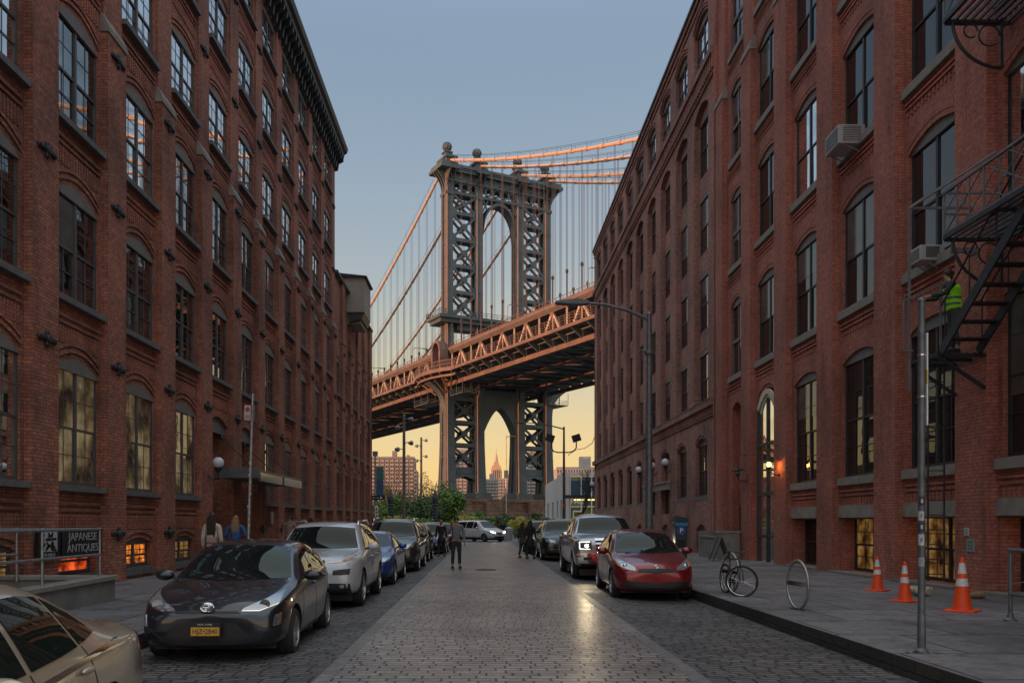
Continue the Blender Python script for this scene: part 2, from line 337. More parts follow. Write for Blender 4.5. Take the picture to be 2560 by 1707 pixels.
def winmesh(w,h,rise,style,fm):
    key=(w,h,rise,style,fm.name)
    if key in WC: return WC[key]
    m=MB(); n=8; y0,y1=-.03,.03
    st=.055
    # stiles, sill rail
    m.box(-w/2,-w/2+st,y0,y1,0,h); m.box(w/2-st,w/2,y0,y1,0,h); m.box(-w/2+st,w/2-st,y0,y1,0,.08)
    top=h
    # head board following the arch
    hb=h-.02
    A=[(lerp(-w/2,w/2,i/n),h+rise*(1-(2*i/n-1)**2)) for i in range(n+1)]
    m.k=1
    m.prism([(-w/2,hb),(w/2,hb)]+A[::-1],-.07,.02,lambda a,b,d:(a,d,b))
    m.k=0
    mid=h*.5
    halves=[(-w/2+st,w/2-st)] if style in('single','rail') else [(-w/2+st,-.045),(.045,w/2-st)]
    if len(halves)==2: m.box(-.045,.045,-.04,.03,.0,hb)
    for a,b in halves:
        if style=='rail':
            m.k=1; m.box(a,b,-.06,.03,mid-.06,mid+.06); m.k=0; m.box((a+b)/2-.03,(a+b)/2+.03,-.04,.03,.08,hb)
        else: m.box(a,b,-.022,.03,mid-.028,mid+.028)
        if style in('muntin',):
            c=(a+b)/2
            m.box(c-.010,c+.010,-.014,.0,.08,hb)
            for z in (mid*.5+.04,mid+(hb-mid)*.5): m.box(a,b,-.014,.0,z-.010,z+.010)
        for z0,z1 in ((.08,mid-.035),(mid+.035,hb)):
            m.box(a,a+.028,-.014,.02,z0,z1); m.box(b-.028,b,-.014,.02,z0,z1)
    me=m.mesh('window',[fm,BOARD])
    panes=[]
    for v in range(4):
        rr=random.Random(v*7+int(w*100)); g=MB()
        for a,b in halves:
            for z0,z1,dy in ((.05,mid,0.012),(mid,hb+.02,-.006)):
                t1,t2=rr.uniform(-.006,.006),rr.uniform(-.004,.004)
                g.quad((a,dy-t1,z0),(b,dy+t1,z0),(b,dy+t1+t2,z1),(a,dy-t1+t2,z1))
        panes.append(g)
    WC[key]=(me,panes,{}); return WC[key]
NW=[0]
SM={}
def window(bld,side,X,yc,z,w,h,rise,style='muntin',fm=None,gm=None,sill=STONE,sillw=.10,sillp=.10,silh=.13,blind=0):
    me,panes,cache=winmesh(w,h,rise,style,fm or WOOD); NW[0]+=1
    o=bpy.data.objects.new('window',me); COL.objects.link(o); o.parent=bld
    o.location=Vector((X,yc,z))-bld.location; o.rotation_euler=(0,0,R(90) if side<0 else R(-90))
    v=random.randrange(4); gm=gm or GL; k=(v,gm.name)
    if k not in cache: cache[k]=panes[v].mesh('pane',gm)
    p=bpy.data.objects.new('pane',cache[k]); COL.objects.link(p); p.parent=o
    r_=random.random()
    if blind and r_<blind:
        x0,x1=(-w/2+.06,-.05) if r_<blind*.4 else ((.05,w/2-.06) if r_<blind*.7 else (-w/2+.06,w/2-.06)); hh=random.choice((.35,.5,.62))*h
        kb=('b',w,h,round(x0,2),round(x1,2),round(hh,2))
        if kb not in SM:
            s=MB(); s.quad((x0,-.012,h-hh),(x1,-.012,h-hh),(x1,-.012,h-.06),(x0,-.012,h-.06)); SM[kb]=s.mesh('roller_blind',BLIND)
        q=bpy.data.objects.new('roller_blind',SM[kb]); COL.objects.link(q); q.parent=o
    if sill is not None:
        d=abs(sillp)
        k=(w,sillw,sillp,silh,sill.name)
        if k not in SM:
            s=MB(); s.box(-w/2-sillw,w/2+sillw,-.13-sillp,.03,-silh,0.0); SM[k]=s.mesh('sill',sill)
        q=bpy.data.objects.new('sill',SM[k]); COL.objects.link(q); q.parent=o
    return o
def pier(mb,side,X,y0,y1,z0,z1,proj):
    mb.box(min(X,X-side*proj),max(X,X-side*proj),y0,y1,z0,z1)

# fallen leaves and scraps blown along the kerbs
q=MB(); rr=random.Random(31)
for i in range(420):
    sd=rr.choice((-1,1)); y=rr.uniform(6.5,40)
    if rr.random()<.6: x=(CR-.05-abs(rr.gauss(0,.18))) if sd>0 else (CL+.05+abs(rr.gauss(0,.18))); z=LZ+.006
    elif rr.random()<.7: x=(CR+.3+abs(rr.gauss(0,2.2))) if sd>0 else (CL-.3-abs(rr.gauss(0,1.6))); z=.139
    else: x=rr.uniform(-1.5,2.1); z=.006
    if x>10 or x<-8.6: continue
    a=rr.uniform(0,6.28); l=rr.uniform(.012,.035); c,s_=math.cos(a)*l,math.sin(a)*l
    q.quad((x-c,y-s_,z),(x+s_*.5,y-c*.5,z+rr.uniform(0,.012)),(x+c,y+s_,z+.004),(x-s_*.5,y+c*.5,z+.002))
o=q.build('fallen_leaves',mat('fallen_leaf',(.12,.075,.035),.9,var=.5,scale=2)); o['kind']='stuff'; o['label']='small dry leaves and scraps scattered along kerbs and paving'
# ---------------------------------------------------------------- left brick warehouse
XL=-8.7; PJ=.17; PX=XL-PJ  # pier face, panel face
LB=thing('brick_warehouse','long red brick warehouse on the left with dark bracketed cornice and arched windows','building',(-14,28,0))
m=MB(); side=-1; GX=PX-.07
FL=[(2.34,4.80,0,0),(6.3,8.5,0,0),(10.05,12.25,0,0),(13.85,15.62,0,0),(17.3,19.02,0,0),(20.65,22.25,0,0)]
ZB=[1.75,5.75,9.45,13.1,16.65,20.0,23.0]
bays=list(range(-4,10)); BW=3.34
hd=MB()
for i in bays:
    y0=17.63+BW*i; y1=y0+2.32; a0,a1=y0+.15,y1-.15
    for f,(s,t,_,_) in enumerate(FL):
        if f==0 and i in (3,4):
            sect(m,side,PX,y0,y1,.1,ZB[1],a0,a1,.1,t,.28,.6)
            continue
        sect(m,side,PX,y0,y1,ZB[f],ZB[f+1],a0,a1,s,t,.28 if f<3 else .2,.12)
        hood(hd,side,PX,a0,a1,t,.28 if f<3 else .2)
        # recessed dentil panel look below sill: raised string course + dentils
        for k,(dz,h) in enumerate(((.42,.06),(.56,.05))):
            hd.box(PX,PX+.045,y0+.1,y1-.1,s-dz,s-dz+h)
        for j in range(16):
            yy=y0+.2+j*(2.32-.4)/15.5; hd.box(PX,PX+.03,yy,yy+.055,s-.95,s-.60)
    if i not in (3,4):
        # basement level
        if i in (0,1,2,-1): sect(m,side,PX,y0,y1,.0,ZB[0],a0+.1,a1-.1,.42,1.0,.16,.25); hood(hd,side,PX,a0+.1,a1-.1,1.0,.16,rows=1)
        else: m.quad((PX,y0,0),(PX,y1,0),(PX,y1,ZB[0]),(PX,y0,ZB[0]))
    # piers
    py0,py1=y1,y0+BW
    m.box(PX-.05,XL,py0,py1,0,13.0); m.box(PX-.05,XL-.11,py0,py1,13.0,23.0)
    # corbelled brick band under the cornice
    for k in range(9):
        yy=y0+.12+k*.235; hd.box(PX,PX+.10,yy,yy+.12,22.62,22.95)
    hd.box(PX,PX+.06,y0,y1,22.5,22.6)
ye0,ye1=17.63+BW*bays[0],17.63+BW*10
m.box(-24,PX-.45,ye0,ye1,0,23.1); m.quad((PX,ye1,0),(PX-.5,ye1,0),(PX-.5,ye1,23),(PX,ye1,23))
m.box(PX-.5,PX-.42,ye0,ye1,0,23.0)
m.build('wall',BR_L,LB,world=True); hd.build('brick_ornament',BR_L,LB,world=True)
c=MB(); 
prof=[(-.0,22.95),(.18,22.98),(.22,23.15),(.62,23.2),(.66,23.36),(.8,23.45),(.86,23.62),(.86,23.72),(0,23.8)]
c.prism([(XL-.2+a,b) for a,b in prof]+[(XL-.9,23.8),(XL-.9,22.95)],ye0,ye1+.12,lambda a,b,d:(a,d,b))
y=ye0+.2
while y<ye1:
    c.prism([(XL-.1,22.35),(XL+.08,22.42),(XL+.14,22.8),(XL+.40,22.92),(XL+.42,23.17),(XL-.1,23.17)],y,y+.16,lambda a,b,d:(a,d,b)); y+=.56
c.build('cornice',IRON,LB,world=True)
for i in bays:
    y0=17.63+BW*i; yc=y0+1.16; pc=y0+2.83
    for f,(s,t,_,_) in enumerate(FL):
        if f==0 and i in (3,4): continue
        rise=.28 if f<3 else .2
        gm=GL
        if f==1: gm=GL2
        if f==0 and i in (0,1,2): gm=GGLOW
        if f==2 and random.random()<.3: gm=GL2
        window(LB,side,GX,yc,s,2.02,t-s,rise,'muntin',gm=gm,blind=.35 if f<2 and gm is not GGLOW else 0)
    if i in (1,2,-1): window(LB,side,PX-.17,yc,.42,1.82,.58,.16,'muntin',gm=GORNG if i==1 else GWARM,silh=.2,sillw=.05)
    if i==0: window(LB,side,PX-.17,yc,.42,1.82,.58,.16,'single',gm=GRED,silh=.2,sillw=.05)
    cap=MB(); cap.prism([(XL+.03,12.92),(XL+.03,13.05),(XL-.12,13.35),(XL-.26,13.35),(XL-.26,12.92)],y0+2.29,y0+BW+.03,lambda a,b,d:(a,d,b)); cap.build('pier_cap',STONE2,LB,world=True)
# wall anchors: a cast-iron tie plate on each pier at each floor
am=MB(); am.lathe([(.0,-.10),(.07,-.10),(.09,-.05),(.10,0)],(0,0,0),10,'y')
for k in range(4):
    t=PI/4*0+k*PI/2; l=.30 if k%2==0 else .11
    dx,dz=math.cos(t),math.sin(t); am.bar((dx*.05,-.03,dz*.05),(dx*l,-.03,dz*l),.06,.08,(0,1,0)); am.sphere((dx*l,-.03,dz*l),.07,8,6,(1,.6,1)); am.sphere((dx*l*.6,-.04,dz*l*.6),.06,8,6,(1,.6,1))
AM=am.mesh('wall_anchor',IRON)
for i in bays:
    if i<-3: continue
    for z in (1.28,5.2,8.95,12.5,16.4,20.1):
        o=bpy.data.objects.new('wall_anchor',AM); COL.objects.link(o); o.parent=LB; o.location=Vector((XL-(.11 if z>13 else 0),17.63+BW*i+2.83,z))-LB.location; o.rotation_euler=(0,0,R(90))
# two entrance doors with pale lintel boards
for i in (3,4):
    y0=17.63+BW*i+.15; d=MB()
    x=PX-.5
    d.box(x-.06,x,y0,y0+2.02,.13,4.85); d.k=1
    d.box(x,x+.05,y0,y0+.1,.13,4.85); d.box(x,x+.05,y0+1.92,y0+2.02,.13,4.85); d.box(x,x+.05,y0+.1,y0+1.92,2.6,2.72); d.box(x,x+.05,y0+.97,y0+1.05,.13,2.6)
    d.build('door',[GL,WOOD2],LB,world=True)
    b=MB(); n=8; A=[(y0+2.02*k/n,4.8+.28*(1-(2*k/n-1)**2)) for k in range(n+1)]
    b.prism([(y0,4.55),(y0+2.02,4.55)]+A[::-1],PX-.16,PX-.10,lambda a,bb,dd:(dd,a,bb)); b.build('lintel_board',BOARD,LB,world=True)
# ---------------------------------------------------------------- canopy over the doors
cn=thing('entrance_canopy','flat steel canopy with glossy fascia over the left warehouse entrance','canopy',(-8.0,31.7,2.9))
q=MB(); q.box(-8.68,-7.44,28.4,35.1,3.0,3.3); q.box(-8.68,-7.38,28.34,28.42,3.02,3.36); q.build('deck',METALD,cn,world=True)
q=MB(); q.box(-7.44,-7.38,28.5,31.6,2.92,3.2); q.box(-7.44,-7.38,31.9,35.0,2.92,3.2); q.build('fascia',mat('fascia_glass',(.35,.30,.2),.08,metal=.8,var=.1),cn,world=True)
for yy in (28.9,31.6,34.6):
    q=MB(); q.tube((-7.6,yy,3.3),(-8.69,yy-.4,4.35),.018); q.sphere((-8.66,yy-.4,4.35),.07,8,6); q.build('tie_rod',IRON,cn,world=True)
def globe_lamp(x,y,z,r,wallx,label):
    g=thing('globe_lamp',label,'wall lamp',(x,y,z-.35),group='globe wall lamps')
    q=MB(); q.sphere((x,y,z),r,20,14); q.build('globe',mat('milk_glass',(.62,.64,.68),.25,var=.02,ior=1.5),g,True,True)
    q=MB(); q.lathe([(.05,-.12),(.11,-.06),(.12,.02),(.09,.05)],(x,y,z-r),12); q.tube((x,y,z-r-.1),(x,y,z-r-.3),.03); q.path([(x,y,z-r-.28),((x+wallx)/2,y,z-r-.36),(wallx,y,z-r-.22)],.03); q.sphere((x,y,z-r-.3),.055); q.build('bracket',IRON,g,True,True)
    return g
globe_lamp(-8.38,27.2,3.43,.18,XL,'white globe lamp on an iron bracket beside the left entrance canopy')
# intercom plate and small house number by the door
pl=thing('notice_plate','small grey notice plate on the left brick pier past the entrance','sign',(XL,35.4,1.7))
q=MB(); q.box(XL,XL+.03,35.15,35.6,1.45,2.0); q.build('plate',STONE2,pl,world=True)
q=MB(); q.box(XL+.03,XL+.035,35.2,35.55,1.5,1.95); q.build('face',mat('plate_face',(.35,.3,.26),.6),pl,world=True)
# ---------------------------------------------------------------- lower annexe beyond
LA=thing('brick_annexe','lower red brick annexe with close piers past the end of the left warehouse','building',(-14,59,0))
m=MB(); hd=MB(); Z=[.0,2.1,5.6,9.0,12.2,16.2]
AF=[(2.4,4.6),(6.0,8.0),(9.3,11.3)]
for i in range(5):
    y0=51.1+3.22*i; y1=y0+2.2
    for f,(s,t) in enumerate(AF): sect(m,side,PX,y0,y1,(0,5.2,8.7)[f],(5.2,8.7,12.1)[f],y0+.25,y1-.25,s,t,.2,.12); hood(hd,side,PX,y0+.25,y1-.25,t,.2,rows=1); window(LA,side,GX,(y0+y1)/2,s,1.7,t-s,.2,'single',sill=STONE)
    m.quad((PX,y0,12.1),(PX,y1,12.1),(PX,y1,16.3),(PX,y0,16.3)); m.box(PX-.05,XL,y1,y0+3.22,0,16.4); m.box(PX-.1,XL+.04,y1-.05,y0+3.27,12.6,12.8)
    for z in (1.3,5.1,8.6,12.0):
        o=bpy.data.objects.new('wall_anchor',AM); COL.objects.link(o); o.parent=LA; o.location=Vector((XL,y1+.5,z))-LA.location; o.rotation_euler=(0,0,R(90)); o.scale=(.8,.8,.8)
m.box(-24,PX-.3,51.1,67.2,0,16.2); m.box(PX-.35,XL,66.9,67.3,0,16.4); m.build('wall',BR_L,LA,world=True); hd.build('brick_ornament',BR_L,LA,world=True)
q=MB(); q.box(-9.2,XL+.06,51.1,67.4,16.4,16.55); q.build('parapet_coping',STONE,LA,world=True)
bx=thing('rooftop_enclosure','beige metal-clad box with dark lid overhanging the annexe wall','enclosure',(-8.6,57.4,15.2))
q=MB(); q.box(-10.2,-7.72,55.9,58.9,15.2,17.45); q.box(-9.2,-8.0,56.2,58.7,14.5,15.2); q.build('cladding',mat('beige_cladding',(.30,.26,.22),.7,var=.08,scale=1),bx,world=True)
q=MB(); q.prism([(-10.3,17.45),(-7.6,17.45),(-7.55,17.52),(-10.3,17.8)],55.75,59.05,lambda a,b,d:(a,d,b)); q.build('lid',IRON,bx,world=True)
q=MB(); q.prism([(-7.72,15.2),(-7.9,14.75),(-8.7,14.55),(-8.7,15.2)],55.95,58.85,lambda a,b,d:(a,d,b)); q.build('corbel',IRON,bx,world=True)
# unseen blocks added behind the left row to keep low sun off the street
for nm,lb,x0,x1,y0,y1,h in (('unseen_sun_block','tall unseen brick block added behind the left warehouse row to stop low sun',-62,-34,-34,88,46),('unseen_sun_block','low unseen brick block added beside the park to shade the street end',-74,-36,92,190,10.5)):
    t_=thing(nm,lb,'building',((x0+x1)/2,(y0+y1)/2,0)); q=MB(); q.box(x0,x1,y0,y1,0,h); q.build('wall',BR_L,t_,world=True)
    q=MB()
    yy=y0+2
    while yy<y1-2:
        zz=2
        while zz<h-2: q.box(x1,x1+.04,yy,yy+1.6,zz,zz+2); zz+=3.8
        yy+=3.4
    q.build('window_rows',GLK,t_,world=True)['kind']='stuff'
# ---------------------------------------------------------------- right red-painted warehouse (near)
side=1; XR=9.9; PR=XR+.22; GR=PR+.13
RB=thing('painted_brick_warehouse','tall red painted brick warehouse on the right, nearest the camera, with fire escape','building',(15,24,0))
m=MB(); hd=MB(); P0=21.8; PW=3.75
RF=[(2.8,5.95),(7.45,10.25),(11.85,14.6),(16.15,18.9),(20.5,23.2)]
RZ=[2.15,6.75,11.2,15.5,19.9,24.6]
for k in range(-5,4):
    y0=P0+PW*k; y1=y0+2.62; ins=.17 if k<3 else .5; a0,a1=y0+ins,y1-ins; w=a1-a0
    for f,(s,t) in enumerate(RF):
        if f==0 and k==2: sect(m,side,PR,y0,y1,.0,RZ[1],a0+.1,a1-.1,.13,6.0,.35,.5); hood(hd,side,PR,a0+.1,a1-.1,6.0,.35,rows=1); continue
        if f==0 and k==3: sect(m,side,PR,y0,y1,.0,RZ[1],a0+.2,a1-.2,.13,6.1,.25,.35); continue
        rise=.27
        sect(m,side,PR,y0,y1,RZ[f],RZ[f+1],a0,a1,s,t,rise,.2)
        window(RB,side,GR,(a0+a1)/2,s,w,t-s,rise,'rail' if k==3 else ('muntin' if f==0 and k<2 else 'double'),fm=WOOD2 if k!=3 else METALD,gm=GL if (f*7+k*3)%8==1 else GLR,sill=STONE2,silh=.22,sillw=.14,blind=.55)
        for j,(dz,h) in enumerate(((.40,.05),(.52,.05))): hd.box(PR-.045,PR,y0+.1,y1-.1,s-dz,s-dz+h)
        n=14
        for j in range(n): yy=y0+.2+j*(2.62-.45)/(n-1); hd.box(PR-.03,PR,yy,yy+.06,s-(.95 if f==0 else .68),s-.57)
        if f: hood(hd,side,PR,a0,a1,t,rise,rows=1,out=.012)
    m.box(XR,PR+.05,y1,y1+PW-2.62,0,19.2 if k!=2 else 19.2); m.box(XR+.11,PR+.05,y1,y1+PW-2.62,19.2,24.6)
    cap=MB(); cap.prism([(XR-.03,19.1),(XR-.03,19.25),(XR+.13,19.6),(XR+.25,19.6),(XR+.25,19.1)],y1-.03,y1+PW-2.62+.03,lambda a,b,d:(a,d,b)); cap.build('pier_cap',STONE2,RB,world=True)
    if k<2: # basement level
        sect(m,side,PR,y0,y1,0,RZ[0],y0+.1,y1-.1,.2,1.66,0,.5)
        q=MB(); q.box(PR-.06,PR+.1,y0+.02,y1-.02,1.68,2.02); q.build('stone_lintel',STONE2,RB,world=True)
        gm=GWARM if k in(0,-1,-2) else GLK
        o=window(RB,side,PR+.42,(y0+y1)/2,.2,2.4,1.46,0,'muntin',fm=WOOD2,gm=gm,sill=None)
        q=MB(); q.box(XR-.12,PR,y0-.02,y1+.02,.0,.2); q.build('plinth',CONC,RB,world=True)
ye0=P0+PW*-5; ye1=36.8
m.box(PR+.6,24,ye0,37.0,0,24.6); m.box(PR+.28,PR+.62,ye0,37,2.2,24.6); m.box(XR,PR+.4,36.7,37.0,0,24.7)
m.box(PR-.02,PR+.6,ye0,37,24.6,25.2)
m.build('wall',BR_R,RB,world=True); hd.build('brick_ornament',BR_R,RB,world=True)
# tall arched doorway with pale fanlight (bay next to the lit lamp)
y0=P0+PW*2+.27; y1=y0+2.08; x=PR+.03
d=MB(); d.box(x,x+.06,y0,y1,.13,6.0); d.k=1
for a,b,c,e_ in ((y0,y0+.12,.13,6.0),(y1-.12,y1,.13,6.0),(y0+.12,y1-.12,2.5,2.62),(y0+.12,y1-.12,1.0,1.1),(y0+.12,y1-.12,4.3,4.4),((y0+y1)/2-.05,(y0+y1)/2+.05,.13,6.0)): d.box(x-.06,x,a,b,c,e_)
d.build('door',[GL,WOOD2],RB,world=True)
q=MB(); n=10
for s0,s1,xx in ((0,.16,.0),(.2,.3,.05)):
    A=[(y0+s0+(2.08-2*s0)*k/n,5.75-s0+.55*(1-(2*k/n-1)**2)) for k in range(n+1)]; B=[(a+(s1-s0)*(1 if i<n/2 else -1)*(1 if i!=n/2 else 0),b-(s1-s0)) for i,(a,b) in enumerate(A)]
    q.prism(A+B[::-1],PR-.05+xx,PR+.0+xx,lambda a,b,dd:(dd,a,b))
q.build('door_arch_trim',mat('cream_trim',(.55,.5,.4),.5),RB,world=True)
# loading niche: black shutter and its bay
q=MB(); q.box(PR+.3,PR+.36,P0+PW*3+.35,P0+PW*3+2.2,1.0,2.35); q.build('shutter',mat('black_shutter',(.012,.013,.016),.4),RB,world=True)
q=MB(); q.quad((PR+.34,P0+PW*3,0),(PR+.34,P0+PW*3+2.62,0),(PR+.34,P0+PW*3+2.62,6.6),(PR+.34,P0+PW*3,6.6)); q.build('niche_wall',BR_R,RB,world=True)
cb=thing('concrete_planter_block','low concrete enclosure with capped wall by the black shutter on the right','barrier',(9.4,34.3,.13))
q=MB(); q.box(8.95,9.85,33.0,33.15,.13,1.15); q.box(8.95,9.1,33.15,35.4,.13,.95); q.box(8.9,9.9,35.4,35.55,.13,1.2); q.build('walls',CONC,cb,world=True)
q=MB(); q.box(8.92,9.88,32.97,33.18,1.15,1.22); q.box(8.92,9.13,33.18,35.38,.95,1.02); q.build('capping',STONE2,cb,world=True)
def lantern(y,z,lit,label):
    x=9.55; g=thing('wall_lantern',label,'wall lamp',(x,y,z),group='industrial wall lanterns')
    q=MB(); q.lathe([(.0,.22),(.05,.2),(.07,.14),(.27,.06),(.28,.04),(.06,.09)],(x,y,z),18); q.build('shade',IRON,g,True,True)
    q=MB(); q.sphere((x,y,z-.02),.075,12,8,(1,1,1.3))
    q.build('bulb',mat('lit_bulb',(1,.6,.2),.3,var=0,emit=(1,.48,.10),es=9) if lit else mat('clear_bulb',(.25,.25,.25),.1,var=0),g,True,True)
    q=MB(); q.lathe([(.05,-.12),(.09,-.1),(.09,-.13),(.04,-.17)],(x,y,z),10); q.path([(x,y,z-.16),(x+.05,y,z-.3),(x+.2,y,z-.36),(XR,y,z-.36)],.02); q.path([(x,y,z+.2),(x,y,z+.55),(x+.15,y,z+.62),(XR,y,z+.62)],.012); q.sphere((XR,y,z-.36),.05,8,6)
    for i in range(4): t=i*PI/2; q.tube((x+.09*math.cos(t),y+.09*math.sin(t),z-.12),(x+.09*math.cos(t),y+.09*math.sin(t),z+.08),.006,n=4)
    q.build('bracket',IRON,g,True,True)
    if lit:
        l=bpy.data.lights.new('lantern_light','POINT'); l.energy=10; l.color=(1,.40,.08); l.shadow_soft_size=.05; lo=bpy.data.objects.new('lantern_light',l); COL.objects.link(lo); lo.parent=g; lo.location=(.13,0,-.06)
    return g
lantern(28.75,3.5,True,'lit orange wall lantern glowing on the red brick pier beside the tall arched door')
lantern(32.3,3.45,False,'unlit dark wall lantern on the pier left of the tall arched door')
def ac(x0,x1,y0,y1,z0,z1,label):
    g=thing('air_conditioner',label,'air conditioner',(x0,y0,z0),group='window air conditioners')
    q=MB(); q.box(x0,x1,y0,y1,z0,z1); q.build('casing',mat('ac_casing',(.42,.40,.38),.6,var=.08),g,world=True,bev=.015)
    q=MB()
    n=9
    for k in range(n): z=z0+.06+k*(z1-z0-.12)/(n-1); q.box(x0+.12,x1-.12,y0-.008,y0,z,z+.02)
    q.build('side_louvres',mat('ac_grille_dark',(.12,.12,.12),.6),g,world=True)
    q=MB(); q.box(x0-.006,x0,y0+.05,y1-.05,z0+.05,z1-.05)
    q.build('coil_grille',MATS['ac_grille_dark'],g,world=True)
    q=MB(); q.bar((x0+.15,y0+.05,z0),(x1+.1,y0+.05,z0-.3),.02); q.bar((x0+.15,y1-.05,z0),(x1+.1,y1-.05,z0-.3),.02); q.build('support',METAL,g,world=True)
ac(9.48,10.2,22.95,23.85,11.66,12.16,'large pale air conditioner propped out of an upper right window')
ac(9.66,10.2,19.0,19.5,7.34,7.68,'small pale air conditioner in the right window behind the fire escape pole')
# small notices on the nearest piers
for y,z0,z1,w,lb,c in ((17.6,1.28,1.44,.16,'small white notice on the red pier above the green one',(.45,.45,.44)),(17.45,.95,1.22,.26,'small green and white permit notice on the red pier behind the cones',(.22,.30,.27)),(28.8,1.62,1.76,.14,'tiny grey plaque on the pier right of the tall arched door',(.3,.3,.28))):
    q=MB(); q.box(XR-.02,XR,y-w/2,y+w/2,z0,z1); q.k=1
    for j in range(3): q.box(XR-.023,XR-.02,y-w*.35,y+w*.3,z0+(z1-z0)*(.2+.25*j),z0+(z1-z0)*(.28+.25*j))
    o=q.build('notice',[mat('notice_'+str(y),c,.6),METALD]); tag(o,lb,'notice')
# ---------------------------------------------------------------- right brown brick warehouse (far)
XF=10.0; RFb=thing('arcaded_brick_warehouse','brown brick warehouse farther down the right with tall arcaded piers and corbelled bands','building',(16,57,0))
m=MB(); hd=MB(); AP=XF+.22
for k in range(10):
    y0=37.0+3.87*k; y1=y0+3.87; a0,a1=y0+1.25,y1-.1
    if k==9: y1=77.3
    # ground floor
    sect(m,side,XF,y0,y1,2.0,6.3,a0+.15,a1-.25,2.75 if k not in(2,3) else 2.0,5.1,.3,.28) 
    # basement
    sect(m,side,XF,y0,y1,0,2.0,a0+.3,a1-.4,.15,1.2,.25,.15)
    m.quad((XF+.14,a0,.1),(XF+.14,a1,.1),(XF+.14,a1,1.5),(XF+.14,a0,1.5))
    # arcade
    sect(m,side,XF,y0,y1,6.9,21.1,a0,a1,6.9,20.3,.4,.23)
    for f,(s,t) in enumerate(((7.0,9.3),(10.4,12.9),(14.0,16.5),(17.6,20.1))):
        sect(m,side,AP,a0,a1,(6.9,9.95,13.5,17.1)[f],(9.95,13.5,17.1,20.8)[f],a0+.16,a1-.16,s,t,.22,.12)
        window(RFb,side,AP+.08,(a0+a1)/2,s,a1-a0-.32,t-s,.22,'single',sill=STONE,silh=.14,sillp=-.05,fm=WOOD2,gm=GLR,blind=.3)
    # top floor
    sect(m,side,XF,y0,y1,22.0,25.7,a0,a1,22.35,24.4,.35,.26); hood(hd,side,XF,a0,a1,24.4,.35,rows=2,out=.06)
    window(RFb,side,XF+.2,(a0+a1)/2,22.35,a1-a0,2.05,.35,'muntin',sill=None,fm=WOOD2)
    if k not in (2,3): window(RFb,side,XF+.22,(a0+a1)/2-.05,2.75,a1-a0-.4,2.35,.3,'muntin',sill=STONE,silh=.2,fm=WOOD2,gm=GLR if k%2 else GL2)
    else:
        q=MB(); q.box(XF+.24,XF+.3,a0,a1,.13,3.3); q.k=1; q.box(XF+.18,XF+.24,(a0+a1)/2-.05,(a0+a1)/2+.05,.13,3.2); q.build('door',[GLK,WOOD2],RFb,world=True)
        q=MB(); q.box(XF-.25,XF+.2,a0-.15,a1+.1,3.3,3.65); q.box(XF-.32,XF+.2,a0-.2,a1+.15,3.65,3.75); q.build('door_hood',STONE2,RFb,world=True)
        m.quad((XF+.3,a0,3.3),(XF+.3,a1,3.3),(XF+.3,a1,5.6),(XF+.3,a0,5.6))
    hood(hd,side,XF,a0+.15,a1-.25,5.1,.3,rows=1)
    # corbel tables
    n=12
    for j in range(n):
        yy=y0+j*3.87/n; 
        if yy<77: hd.box(XF-.16,XF,yy,yy+.16,21.15,21.75); hd.box(XF-.08,XF,yy+.16,yy+3.87/n,21.3,21.75); hd.box(XF-.10,XF,yy,yy+.16,6.3,6.62)
for z0,z1,p in ((21.75,22.0,.24),(21.0,21.12,.08),(6.62,6.9,.2),(6.2,6.3,.06),(25.2,25.35,.06),(25.5,25.75,.12)): hd.box(XF-p,XF+.02,37.05,77.35,z0,z1)
m.box(XF+.75,24,37,77.3,0,25.7); m.box(XF,XF+.76,77.1,77.32,0,25.8); m.box(XF+.02,XF+.5,37,37.1,0,25.8)
m.box(11.5,20,37.3,41.4,25.7,32)
m.build('wall',BR_F,RFb,world=True); hd.build('brick_ornament',BR_F,RFb,world=True)
q=MB(); q.box(XF-.2,XF+.5,37.05,77.45,25.76,25.9); q.box(XF-.24,XF+.1,37.05,77.4,22.0,22.06); q.box(XF-.22,XF+.1,37.05,77.4,6.9,6.95); q.build('coping',STONE,RFb,world=True)
for yy in (44.6,60.5): q=MB(); q.box(10.3,11.2,yy,yy+1.2,25.9,26.9); q.box(10.25,11.25,yy-.05,yy+1.25,26.9,27.0); q.build('vent_stack',IRON,RFb,world=True)
q=MB()
for yy in range(38,77,3): q.tube((10.15,yy,25.9),(10.15,yy,26.35),.02,n=5)
q.tube((10.15,38,26.35),(10.15,77,26.35),.02,n=5); q.build('roof_rail',IRON,RFb,world=True)
globe_lamp(9.72,45.9,4.75,.2,XF,'white globe lamp nearest the camera on the brown brick wall right of the lamp post')
globe_lamp(9.72,49.5,4.8,.2,XF,'white globe lamp on the brown brick wall partly behind the lamp post')
globe_lamp(9.72,53.7,4.83,.2,XF,'white globe lamp on the brown brick wall left of the lamp post')
globe_lamp(9.72,76.6,4.95,.22,XF,'white globe lamp at the far corner of the brown brick warehouse')
# area railing by the far warehouse
rl=thing('area_railing','black iron area railing against the brown warehouse behind the pickup','railing',(9,56,.13))
q=MB()
for i in range(9): q.tube((8.9,53+i*1.1,.13),(8.9,53+i*1.1,1.05),.02,n=6)
for z in (1.05,.6): q.tube((8.9,53,z),(8.9,61.8,z),.02,n=6)
q.build('bars',IRON,rl,world=True)
